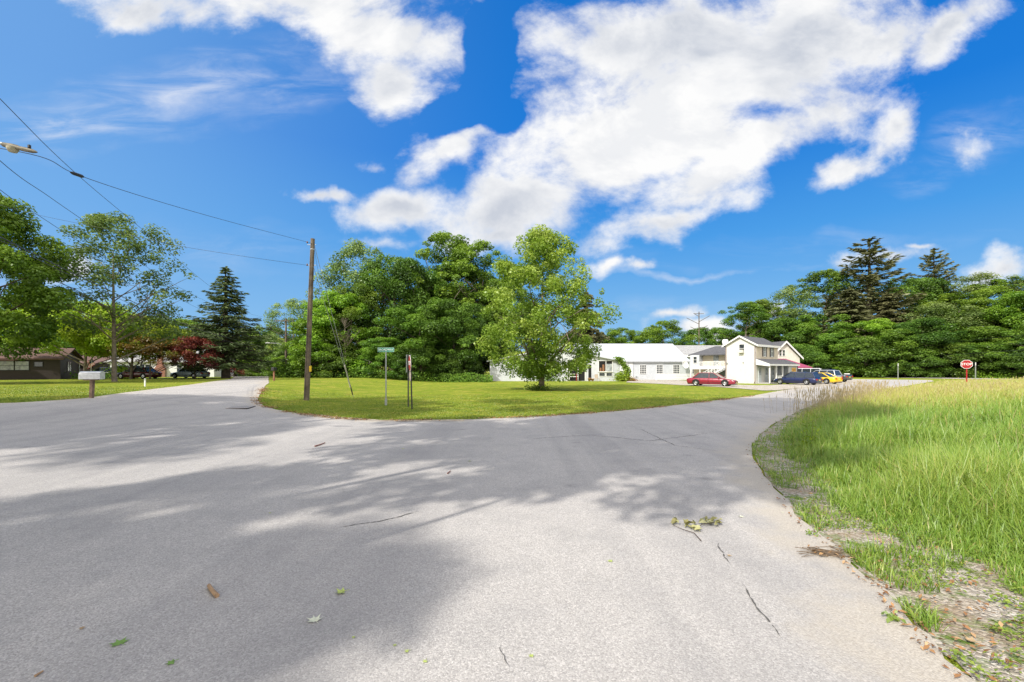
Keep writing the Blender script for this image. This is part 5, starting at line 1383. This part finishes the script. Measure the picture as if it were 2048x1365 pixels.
# wooden pole with its guy
b = P(613,801); dP = b[1]; tp = Q(625.5,478,dP)
up_ = thing('utility_pole', 'tall leaning wooden utility pole on the corner lawn with a yellow tag', 'utility pole', b)
rel = lambda q: tuple(np.array(q)-np.array(b))
t_ = rel(tp); MB().tube([(0,0,-.4),(0,0,0),(t_[0]*.5,0,t_[2]*.5),t_], [.165,.16,.14,.115], 14).build('pole', M_wood, up_)
q = rel(Q(621.8,738,dP)); MB().box(q[0]-.03,-.165,q[2]-.16,q[0]+.10,-.135,q[2]+.16).build('tag', mat('tag_yellow',(.75,.50,.02),.5), up_)
for py in (490,531):
    q = rel(Q(622,py,dP)); MB().tube([(q[0]-.22,0,q[2]),(q[0]+.3,0,q[2])], .018, 6).build('bolt', M_steel, up_)
for py in (487,532):
    q = rel(Q(622,py,dP)); MB().lathe([(0,0),(.035,.01),(.05,.05),(.03,.07),(.045,.10),(.02,.13),(0,.13)], 10, 'z', (q[0]-.22,0,q[2]-.01)).build('insulator', mat('insulator_brown',(.20,.11,.07),.25), up_)
MB().tube([(t_[0]*.02-.03,-.155,.05),(t_[0]*.5-.03,-.142,t_[2]*.5),(t_[0]*.97-.02,-.118,t_[2]*.97)], .012, 5).build('ground_wire', M_dsteel, up_)
MB().lathe([(.122,0),(.128,.02),(.128,.05),(.122,.06)], 14, 'z', (t_[0]*.93,0,t_[2]*.93)).build('band', M_steel, up_)
gb_ = P(707,795); guy = thing('guy_wire', 'pair of steel guy strands anchored right of the utility pole', 'guy wire', gb_)
relg = lambda q: tuple(np.array(q)-np.array(gb_))
for py, top in ((492,Q(629,492,dP)),(534,Q(627,534,dP))):
    MB().tube([(0.02*(py>500),0,-.05),relg(top)], .013, 5).build('strand', M_steel, guy)
tt = np.array(relg(Q(629,492,dP))); g0, g1 = tt*.0, tt*.255
MB().tube([tuple(tt*.02-[.0,.03,0]), tuple(tt*.09-[0,.03,0])], .04, 8).build('anchor', M_dsteel, guy)
MB().tube([tuple(tt*.075-[.02,.05,0]), tuple(tt*.235-[.02,.05,0])], .045, 8).build('guard', mat('guard_pale',(.42,.40,.34),.6), guy)
# street name sign
b = P(772,811); ss = thing('street_sign', 'green street name sign on a grey post at the lawn corner', 'street sign', b, R(6))
hz_ = (b[2]*0+CAMZ+(HY-700)/F*b[1])-b[2]
MB().tube([(0,0,-.2),(0,0,hz_-.10)], .032, 10).build('post', M_steel, ss); MB().box(-.055,-.05,0,.055,.05,.34).build('sleeve', M_steel, ss)
bl = MB(); bl.box(-.42,-.035,hz_-.12,.42,-.031,hz_+.115); bl.box(-.42,-.031,hz_-.12,.42,-.027,hz_+.115); blade_ = bl.build('blade', M_green, ss, bevel=.001)
text('BROADWAY', .155, (0,-.0385,hz_), (R(90),0,0), M_signw, blade_, sx=.86)
bd = MB()
for z in (hz_-.112, hz_+.098): bd.box(-.41,-.0385,z,.41,-.036,z+.010)
for x in (-.412,.402): bd.box(x,-.0385,hz_-.10,x+.01,-.036,hz_+.097)
bd.build('border', M_signw, blade_)
# stop sign seen nearly edge-on, and the plain post beside it
def octagon(r): return [(r*math.cos(R(22.5+45*k))/math.cos(R(22.5)), r*math.sin(R(22.5+45*k))/math.cos(R(22.5))) for k in range(8)]
b = P(824,819); st_ = thing('stop_sign', 'weathered red stop sign seen nearly edge-on, on a leaning black post', 'stop sign', b, R(-70))
hs_ = CAMZ+(HY-727)/F*b[1]-b[2]; lean_ = Matrix.Rotation(R(1.6),4,'X')
MB(lean_).box(-.03,-.03,-.2,.03,.03,hs_+.42).build('post', M_dsteel, st_)
fc_ = MB(lean_ @ Matrix.Translation((0,0,hs_))); fc_.prism(octagon(.375), -.05, -.036); face = fc_.build('plate', M_signw, st_)
fc_ = MB(lean_ @ Matrix.Translation((0,0,hs_))); fc_.prism(octagon(.35), -.054, -.0505); fc_.build('face', M_redf, face)
text('STOP', .27, tuple(lean_ @ Vector((0,-.056,hs_))), (R(90)+R(1.6),0,0), M_signw, face)
fc_ = MB(lean_ @ Matrix.Translation((0,0,hs_-.62))); fc_.prism(octagon(.22), -.05, -.038); low = fc_.build('lower_plate', mat('plate_dull',(.48,.40,.36),.6), st_)
b = P(816.5,814); sp_ = thing('sign_post', 'dark post with a grey sign turned edge-on beside the leaning stop sign', 'sign post', b, R(-88))
hp_ = CAMZ+(HY-711)/F*b[1]-b[2]
MB().box(-.028,-.028,-.2,.028,.028,hp_).build('post', M_dsteel, sp_)
MB().box(-.30,-.045,hp_-.85,.30,-.03,hp_+.03).build('plate', M_steel, sp_)
# red stop sign at the far junction
X, D = (1933-CX)/F*41, 41; b = (X,D,gz(X,D)); sg = thing('stop_sign', 'bright red stop sign on a red post above the meadow', 'stop sign', b, R(-38))
hs_ = CAMZ+(HY-729)/F*D-b[2]
MB().box(-.035,-.05,-.2,.035,.0,hs_-.1).build('post', M_red, sg); MB().box(-.03,-.058,.0,.05,-.052,hs_-.3).build('reflector_strip', M_red, sg)
fc_ = MB(Matrix.Translation((0,0,hs_))); fc_.prism(octagon(.385), -.075, -.06); face = fc_.build('plate', M_signw, sg)
fc_ = MB(Matrix.Translation((0,0,hs_))); fc_.prism(octagon(.355), -.08, -.0755); fc_.build('face', M_red, face)
text('STOP', .29, (0,-.083,hs_), (R(90),0,0), M_signw, face)
for px, py0, D, lab in ((1796,727,84,'white roadside marker post left of the stop sign'),(1951,725,76,'white roadside marker post right of the stop sign')):
    X = (px-CX)/F*D; z0 = gz(X,D); o = thing('marker_post', lab, 'post', (X,D,z0), 0, 'marker posts along the cross road')
    h_ = CAMZ+(HY-py0)/F*D-z0; MB().box(-.07,-.03,-.2,.07,.03,h_).build('post', M_steel, o); MB().box(-.055,-.036,h_-.5,.055,-.031,h_-.05).build('reflector', M_signw, o)
# mailbox
b = P(183,797); mbx = thing('mailbox', 'large silver mailbox on a weathered wooden post at the lawn edge', 'mailbox', b, R(0))
sc = b[1]/F; hz_ = 54*sc
MB(Matrix.Rotation(R(3),4,'Y')).box(-.065,-.065,-.2,.065,.065,hz_-.42).build('post', mat('post_wood',(.22,.15,.11),.95,var=.35,bump=.5), mbx)
bw, bhh = 36*sc/2, 16*sc
mp_ = MB(XF(0,0,hz_-bhh,R(12))); mp_.box(-bw*.62,-.13,-.05,bw*.62,.13,-.003); mp_.build('shelf', mat('post_wood',(.22,.15,.11),.95,var=.35,bump=.5), mbx)
rr = .17; prof = [(-rr,0),(rr,0),(rr,bhh-rr)] + [(rr*math.cos(a),bhh-rr+rr*math.sin(a)) for a in np.linspace(.2,math.pi-.2,9)] + [(-rr,bhh-rr)]
mm = MB(XF(0,0,hz_-bhh,R(12))@Matrix.Rotation(R(90),4,'Z')); mm.prism(prof, -bw, bw); mm.build('box', mat('mailbox_silver',(.62,.63,.64),.35,.5,scale=8), mbx, bevel=.008)
mm = MB(XF(0,0,hz_-bhh,R(12))@Matrix.Rotation(R(90),4,'Z')); mm.prism([(x*1.05,z*1.03) for x,z in prof], -bw-.02, -bw-.001); mm.build('door', mat('mailbox_silver',(.62,.63,.64),.35,.5,scale=8), mbx)
b = P(290,773.5); o = thing('stake', 'short white stake at the edge of the left lawn', 'stake', b); MB().box(-.04,-.03,-.1,.04,.03,16*b[1]/F).build('shaft', M_signw, o); MB().box(-.042,-.034,16*b[1]/F-.14,.042,-.031,16*b[1]/F-.02).build('reflector', M_steel, o)
b = P(548,762); o = thing('roadside_mailbox', 'small mailbox on an orange-brown post where the grove meets the side street', 'mailbox', b); MB().box(-.07,-.07,0,.07,.07,1.05).build('post', mat('rust_orange',(.27,.13,.08),.9), o); MB().box(-.16,-.34,1.06,.16,.34,1.42).build('box', M_dsteel, o, bevel=.05)
# storm drain
b = P(482,816.5); dr = thing('storm_drain', 'rusty storm drain grate set in the asphalt beside the lawn corner', 'drain', (b[0],b[1],gz(b[0],b[1])+.022), R(14))
w_ = 19*b[1]/F
MB().box(-w_,-.62,-.2,w_,.62,.008).build('pit', M_inside, dr)
fr_ = MB()
for a_ in ((-w_,-.62,w_,-.56),(-w_,.56,w_,.62),(-w_,-.56,-w_+.05,.56),(w_-.05,-.56,w_,.56)): fr_.box(a_[0],a_[1],.009,a_[2],a_[3],.03)
for k in range(9): x = -w_+.05+(2*w_-.1)*(k+.5)/9; fr_.box(x-.032,-.56,.009,x+.032,.56,.026)
fr_.build('grate', mat('cast_iron',(.42,.39,.37),.7,.5), dr)
# folding board sign by the drive
D = 76; X = (1694-CX)/F*D; o = thing('folding_sign', 'white folding board sign with purple emblem standing by the cross road', 'sign', (X,D,gz(X,D)+.02), R(-30))
for s in (-1,1):
    p_ = MB(Matrix.Rotation(R(s*16),4,'X') ); p_.box(-.38,-.012+s*.0,0,.38,.012,1.12); q_ = p_.build('panel', M_signw, o); q_.location = (0,s*.31,0)
    if s < 0:
        e_ = MB(Matrix.Rotation(R(s*16),4,'X')); e_.prism([(-.2,.35),(0,.25),(.2,.35),(.22,.7),(0,.85),(-.22,.7)], -.02, -.013); e_.build('emblem', mat('emblem_purple',(.16,.06,.22),.5), q_)

# distant utility pole with arm and lamp, and the bare pole behind the sheds
def upole(name, label, px, D, top, arms, lamp=None):
    X = (px-CX)/F*D; z0 = gz(X,D); o = thing(name, label, 'utility pole', (X,D,z0)); h_ = CAMZ+(HY-top)/F*D-z0
    MB().tube([(0,0,-.5),(0,0,h_*.5),(0,0,h_)], [.19,.16,.12], 9).build('pole', M_wood, o)
    for (dx0, dx1, dz) in arms: MB().box(dx0,-.20,h_-dz-.06,dx1,-.125,h_-dz+.06).build('crossarm', M_wood, o)
    if lamp:
        MB().tube([(0,-.1,lamp[1]-.6),(lamp[0]*.4,-.3,lamp[1]-.05),(lamp[0],-.4,lamp[1])], .035, 6).build('lamp_arm', M_steel, o)
        MB().box(lamp[0]-.35,-.52,lamp[1]-.07,lamp[0]+.35,-.28,lamp[1]+.07).build('lamp', mat('lamp_grey',(.62,.63,.60),.5), o, bevel=.04)
    return o, h_
op, hP = upole('utility_pole','brown utility pole with a crossarm at the end of the side street',572,71,638,[(-1.7,.6,.35)],(-2.6,5.3))
ob, hB = upole('utility_pole','bare dark pole with slanting arms behind the grey roof',1398,118,624,[(-1.2,1.2,.5)])
for k, (x0,x1,z0,z1) in enumerate(((0,-3.2,-3.2,-1.6),(0,2.8,-2.6,-1.0),(0,-2.2,-5.0,-3.9),(0,2.2,-4.6,-3.6),(0,-1.4,-1.2,-.4))): MB().tube([(x0,0,hB+z0),(x1,0,hB+z1)], .07, 5).build('arm', M_wood, ob)

# cobra-head street lamp reaching in from a pole outside the left border
Xn, Yn = -13.2, 9.6; zn = gz(Xn,Yn)
lpp = thing('street_lamp', 'old tan cobra-head street lamp reaching in at the left border', 'street lamp', (Xn,Yn,zn))
MB().tube([(0,0,-.4),(0,0,5),(0,0,10.3)], [.17,.15,.12], 12).build('pole', M_wood, lpp)
def rl(px,py,d=9.5): q = Q(px,py,d); return (q[0]-Xn, q[1]-Yn, q[2]-zn)
MB().tube([(0,-.1,5.6),(1.0,-.1,6.6),rl(-18,283),rl(6,288)], .03, 8).build('lamp_arm', M_steel, lpp)
a0, a1 = Vector(rl(4,289)), Vector(rl(75,305)); ax = (a1-a0)
prof = [(0,.025),(.04,.045),(.30,.06),(.42,.055),(.50,.042),(.62,.048),(.85,.042),(.95,.025),(1,.008)]
hd_ = MB()
hd_.tube([tuple(a0+ax*s) for s,_ in prof], [r_ for _,r_ in prof], 12); hd_.build('lamp_head', mat('lamp_tan',(.20,.175,.13),.6,.2,var=.3,scale=12), lpp)
mid = a0+ax*.30; MB().lathe([(0,-.10),(.07,-.09),(.10,-.03),(.10,0)], 12, 'z', tuple(mid+Vector((0,0,-.02)))).build('lens', mat('lens_amber',(.42,.38,.28),.25), lpp)
mid = a0+ax*.77; MB().lathe([(.028,0),(.028,.06),(0,.075)], 10, 'z', tuple(mid+Vector((0,0,.05)))).build('photocell', M_dsteel, lpp)

# ------------------------------------------------------------------ overhead wires
def cr_line(pts, k=10):
    pts = [np.array(p) for p in pts]; P_ = [2*pts[0]-pts[1]]+pts+[2*pts[-1]-pts[-2]]; out = []
    for i in range(1,len(P_)-2):
        for t in np.linspace(0,1,k,endpoint=False):
            a,b,c,d = P_[i-1],P_[i],P_[i+1],P_[i+2]
            out.append(.5*((2*b)+(c-a)*t+(2*a-5*b+4*c-d)*t*t+(3*b-a-3*c+d)*t**3))
    return [tuple(p) for p in out+[pts[-1]]]
def wire(label, pts, r=.013, group='overhead wires'):
    pts = cr_line(pts); r *= .62; o0 = pts[0]
    o = MB(Matrix.Translation(tuple(-np.array(o0)))).tube(pts, r, 5).build('overhead_wire', M_wire); o.location = o0
    tag(o, label, 'wire', group)
xP = (572-CX)/F*71
wire('highest wire running down from the upper left border to the splice', [(Xn,Yn,zn+10.1),Q(0,198,10.6),Q(155,350,15.5),Q(300,472,24),Q(420,573,40),Q(500,628,58),(xP,71,gz(xP,71)+hP-.1)], .014)
wire('long wire sweeping from the lamp to the top of the utility pole', [(Xn,Yn,zn+6.9),Q(62,309,10),Q(155,350,11.2),Q(300,398,14.5),Q(460,444,18.8),Q(624,487,dP)], .013)
wire('second wire running down from the left border toward the distant pole', [(Xn,Yn,zn+8.6),Q(0,322,11),Q(100,395,14),Q(200,465,19),Q(320,552,30),Q(410,602,44),Q(500,640,60),(xP-1.4,71,gz(xP,71)+hP-.3)], .014)
wire('lower wire joining the maple side to the utility pole', [Q(-60,395,30),Q(75,430,28),Q(200,456,26.5),Q(330,487,25.5),Q(480,512,24.5),Q(622,532,dP)], .013)
wire('dark wire crossing in front of the ash crown', [(Xn,Yn,zn+7.6),Q(0,380,12),Q(75,430,15),Q(198,508,20),Q(328,580,30),Q(396,617,40),Q(480,655,58),(xP-.9,71,gz(xP,71)+hP-1.6)], .013)
for k,(dy,rr_) in enumerate(((0,.026),(7,.016))):
    wire(('thick bundled cable sagging across the maple, ash and spruce','thin cable hanging just under the thick bundle')[k], [(Xn,Yn,zn+6.0-.3*k),Q(0,474+dy,11.5),Q(103,526+dy,14.5),Q(213,579+dy,19),Q(324,631+dy,28),Q(381,653+dy,34),Q(440,672+dy,44),Q(500,683+dy,58),(xP,70.8,gz(xP,71)+6.0-.3*k)], rr_)
wire('pale service wire dropping from the spruce to the white house', [Q(500,683,58),Q(450,697,60),Q(400,706,63),Q(330,712,66),Q(262,716,71.5)], .014)
wire('lower service wire crossing the maroon maple', [Q(560,690,71),Q(500,706,64),Q(440,718,60),Q(400,724,60),Q(330,729,63)], .013)
wire('guy-side wire from the utility pole to the grove', [Q(627,490,dP),Q(640,560,30),Q(660,640,45)], .011)
MB_s = MB(); c_ = Q(155,350,11.2); sp2 = MB(); ax_ = (np.array(Q(172,356,11.5))-np.array(Q(146,347,11.0)))
sp2.tube([tuple(-ax_*.5),tuple(-ax_*.3),tuple(ax_*.3),tuple(ax_*.5)], [.02,.042,.042,.015], 8); o = sp2.build('splice_connector', M_dsteel); o.location = c_; tag(o, 'small grey splice clamp where two wires cross at the upper left', 'connector')
for k,(pts,lab) in enumerate(((((2120,664,74),(1990,676,84),(1880,686,98),(1760,694,118),(1600,702,150)),'topmost of the wires in front of the wooded slope'),
    (((2120,680,72),(1990,690,82),(1880,696,96),(1760,702,116),(1600,708,150)),'second wire in front of the wooded slope'),
    (((2120,696,71),(1990,704,81),(1880,711,95),(1760,715,114),(1640,716,140)),'thick lower cable in front of the wooded slope'),
    (((2120,704,71),(1990,710,81),(1880,716,95),(1760,720,114),(1640,720,140)),'lowest cable in front of the wooded slope'))):
    wire(lab, [Q(*p) for p in pts], (.018,.018,.034,.026)[k], 'wires along the cross road')

# ------------------------------------------------------------------ fallen things on the asphalt
def maple_outline():
    out = []
    for k, (a, r_) in enumerate([(0,1),(14,.55),(34,.62),(48,.95),(62,.50),(84,.52),(100,.78),(122,.40),(150,.36),(172,.14),(180,.10)]):
        out.append((a, r_))
    pts = [(r_*math.sin(R(a)), r_*math.cos(R(a))) for a, r_ in out] + [(-r_*math.sin(R(a)), r_*math.cos(R(a))) for a, r_ in out[-2:0:-1]]
    return pts
M_fl = [mat('leaf_bleached',(.62,.64,.50),.7,var=.15,scale=30), mat('leaf_lime_fallen',(.42,.50,.14),.7,var=.25,scale=30), mat('leaf_tan_fallen',(.42,.30,.17),.8,var=.25,scale=30), mat('leaf_green_fallen',(.17,.30,.06),.7,var=.25,scale=30)]
def fallen(px, py, size, mi, label, rz, curl=.25):
    size *= .85; b = P(px, py); mb = MB(Matrix.Rotation(rz,4,'Z')); o_ = maple_outline()
    c = lambda x,y: curl*size*(abs(x)**1.5*.8+max(0,y)**2*.5+.10*math.sin(9*x+5*y))
    vs = [(0,0,c(0,0))]+[(x*size,y*size,c(x,y)) for x,y in o_]; n = len(o_)
    mb.add(vs, [(0,(k+1)%n+1,k+1) for k in range(n)], 0)
    mb.tube([(0,-.1*size,.004),(.05*size,-.5*size,.006),(.16*size,-.8*size,.003)], .0018, 4, 0)
    o = mb.build('fallen_leaf', M_fl[mi]); o.location = (b[0],b[1],b[2]+.024); tag(o, label, 'leaf', 'leaves fallen on the asphalt')
for a in [(630,1248,.085,0,'pale bleached leaf in the lower middle of the road',.6,.35),(685,1190,.085,1,'jagged yellow-green leaf above the bleached one',2.0,.4),(240,1294,.085,3,'green lobed leaf at the lower left of the road',1.0,.15),
          (1221,1128,.045,1,'small lime leaf on the bare asphalt right of the shade edge',.2,.3),(1459,1117,.035,2,'small tan leaf beside the long crack',1.2,.6),(806,900,.06,1,'small leaf in the shade near the stop sign',.4,.3),
          (940,925,.055,1,'small pale leaf in the shade right of the centre',2.4,.3),(707,1282,.022,1,'tiny yellow leaf right of the bleached leaf',0,.3),(790,1298,.022,1,'tiny leaf near the bottom of the road, left of two others',.9,.3),
          (815,1310,.03,1,'little lime leaf near the bottom of the road',1.8,.3),(851,1330,.03,1,'little lime leaf lowest in the middle of the road',2.8,.3),(1063,1320,.03,1,'little leaf at the bottom right of the road',.3,.3),
          (345,1332,.05,3,'dull green leaf in the shade at the bottom left',2.2,.1),(1483,1038,.05,0,'white curled leaf near the twig with leaves',.7,.5),(1565,1029,.03,0,'tiny white leaf by the verge',.1,.5),
          (164,1264,.03,2,'brown curled leaf at the far left bottom',.5,.6),(1945,1290,.07,2,'large pale brown leaf on the verge at the lower right',1.0,.5),(540,1030,.03,1,'speck of pale leaf in the left light patch',0,.3)]: fallen(*a)
def stick(pts, r0, label, m=None, r1=None):
    pts = [P(*p) for p in pts]; b = pts[0]; ps = [(p[0]-b[0],p[1]-b[1],p[2]-b[2]+.022+r0) for p in pts]
    o = MB().tube(ps, list(np.linspace(r0, r1 or r0*.6, len(ps))), 6).build('stick', m or mat('stick_tan',(.40,.26,.15),.9,var=.3,scale=20)); o.location = b; tag(o, label, 'stick', 'sticks on the asphalt')
stick([(418,1180),(424,1190),(434,1201)], .016, 'short tan chip of bark lying in the shade', r1=.02)
stick([(630,896),(640,893),(650,889)], .018, 'small dark reddish twig far in the shade', mat('stick_red',(.20,.08,.06),.9))
stick([(895,951),(901,946)], .012, 'tiny twig in the shaded middle of the road', mat('stick_red',(.20,.08,.06),.9))
stick([(70,1362),(86,1352)], .008, 'brown twig at the bottom left corner')
# leafy twig
b = P(1390,1065); tw = thing('leafy_twig', 'broken twig with wilted pale leaves lying on the sunny asphalt', 'twig', (b[0],b[1],b[2]+.024))
rt = lambda px,py,dz=.01: (P(px,py)[0]-b[0], P(px,py)[1]-b[1], dz)
MB().tube([rt(1402,1088),rt(1388,1074,.02),rt(1366,1066,.015),rt(1345,1056,.012)], [.006,.005,.004,.003], 6).build('stem', M_barkd, tw)
MB().tube([rt(1388,1068,.015),rt(1405,1056,.02),rt(1430,1052,.015),rt(1444,1053,.01)], [.005,.004,.004,.002], 6).build('stem', M_barkd, tw)
random.seed(9); cc = []
for px, py in [(1348,1049),(1352,1054),(1371,1054),(1376,1060),(1384,1056),(1390,1064),(1396,1066),(1402,1050),(1411,1048),(1418,1052),(1426,1048),(1433,1056),(1440,1052),(1422,1056),(1380,1063)]:
    for k in range(3): q = rt(px+random.uniform(-4,4),py+random.uniform(-2,2)); cc.append((q[0],q[1],random.uniform(.008,.05)))
cc = np.array(cc); n = len(cc); V, Fq = leaf_quads(cc, np.column_stack([rng.normal(0,.6,n),rng.normal(-.3,.6,n),np.ones(n)]), rng.uniform(.05,.11,n), .55, .25)
mesh_np('foliage', V, [Fq], leaf_mat('wilted_leaf',(.26,.22,.09),(.46,.43,.20),(.62,.60,.36),.2,.03), {'tint':np.repeat(rng.uniform(0,1,n),4)}, tw)
b = P(1650,1112); hp = thing('debris_heap', 'small heap of brown twigs and pine litter at the asphalt edge', 'debris', (b[0],b[1],b[2]+.024))
mb = MB()
for k in range(46):
    x, y_ = random.gauss(0,.11), random.gauss(0,.05); a = random.gauss(-.5,.5); l = random.uniform(.04,.16); z = abs(random.gauss(0,.015))
    mb.tube([(x-l*math.cos(a),y_-l*math.sin(a),z+.003),(x+l*math.cos(a),y_+l*math.sin(a),z+random.uniform(0,.02))], random.uniform(.002,.004), 4)
mb.build('twigs', mat('litter_brown',(.17,.125,.085),.9,var=.3,scale=30), hp); n = 26
V, Fq = leaf_quads(np.column_stack([rng.normal(0,.10,n),rng.normal(0,.05,n),rng.uniform(.005,.03,n)]), np.column_stack([rng.normal(0,.5,n),rng.normal(0,.5,n),np.ones(n)]), rng.uniform(.03,.06,n), .5)
mesh_np('dead_leaves', V, [Fq], M_dead, {'tint':np.repeat(rng.random(n),4)}, hp)
for px,py,lab in ((1622,1074,'tiny green sprig growing from the asphalt edge'),(1788,1247,'tiny green sprig on the asphalt near the lower right')):
    b = P(px,py); n = 26; vp = np.column_stack([b[0]+rng.normal(0,.03,n), b[1]+rng.normal(0,.025,n), b[2]+.03+np.abs(rng.normal(0,.02,n))]); leaf_heap('sprig', vp, .035, M_weed, lab, 'weed')
# tall dock weed standing at the field edge
b = P(1612,905); dk = thing('dock_weed', 'tall upright yellow-green weed standing at the road edge of the meadow', 'weed', b)
cc = []; 
for s in range(5):
    a = random.uniform(0,6.28); x, y_ = .22*math.cos(a)*random.random(), .22*math.sin(a)*random.random(); h_ = random.uniform(.7,1.05)
    MB().tube([(x,y_,0),(x*1.3,y_*1.3,h_*.6),(x*1.5,y_*1.4,h_)], [.009,.007,.003], 5).build('stem', mat('stem_green',(.20,.27,.06),.8), dk)
    for k in range(34): t_ = random.random(); cc.append((x*(1+.5*t_)+random.gauss(0,.05*(1.2-t_)+.01), y_*(1+.4*t_)+random.gauss(0,.05*(1.2-t_)+.01), .1+h_*t_*.95))
cc = np.array(cc); n = len(cc); V, Fq = leaf_quads(cc, rng.normal(0,1,(n,3))+np.array([0,0,.4]), rng.uniform(.04,.14,n)*(1.3-cc[:,2]), .4)
mesh_np('foliage', V, [Fq], L_lime, {'tint':np.repeat(rng.uniform(.2,.9,n),4)}, dk)
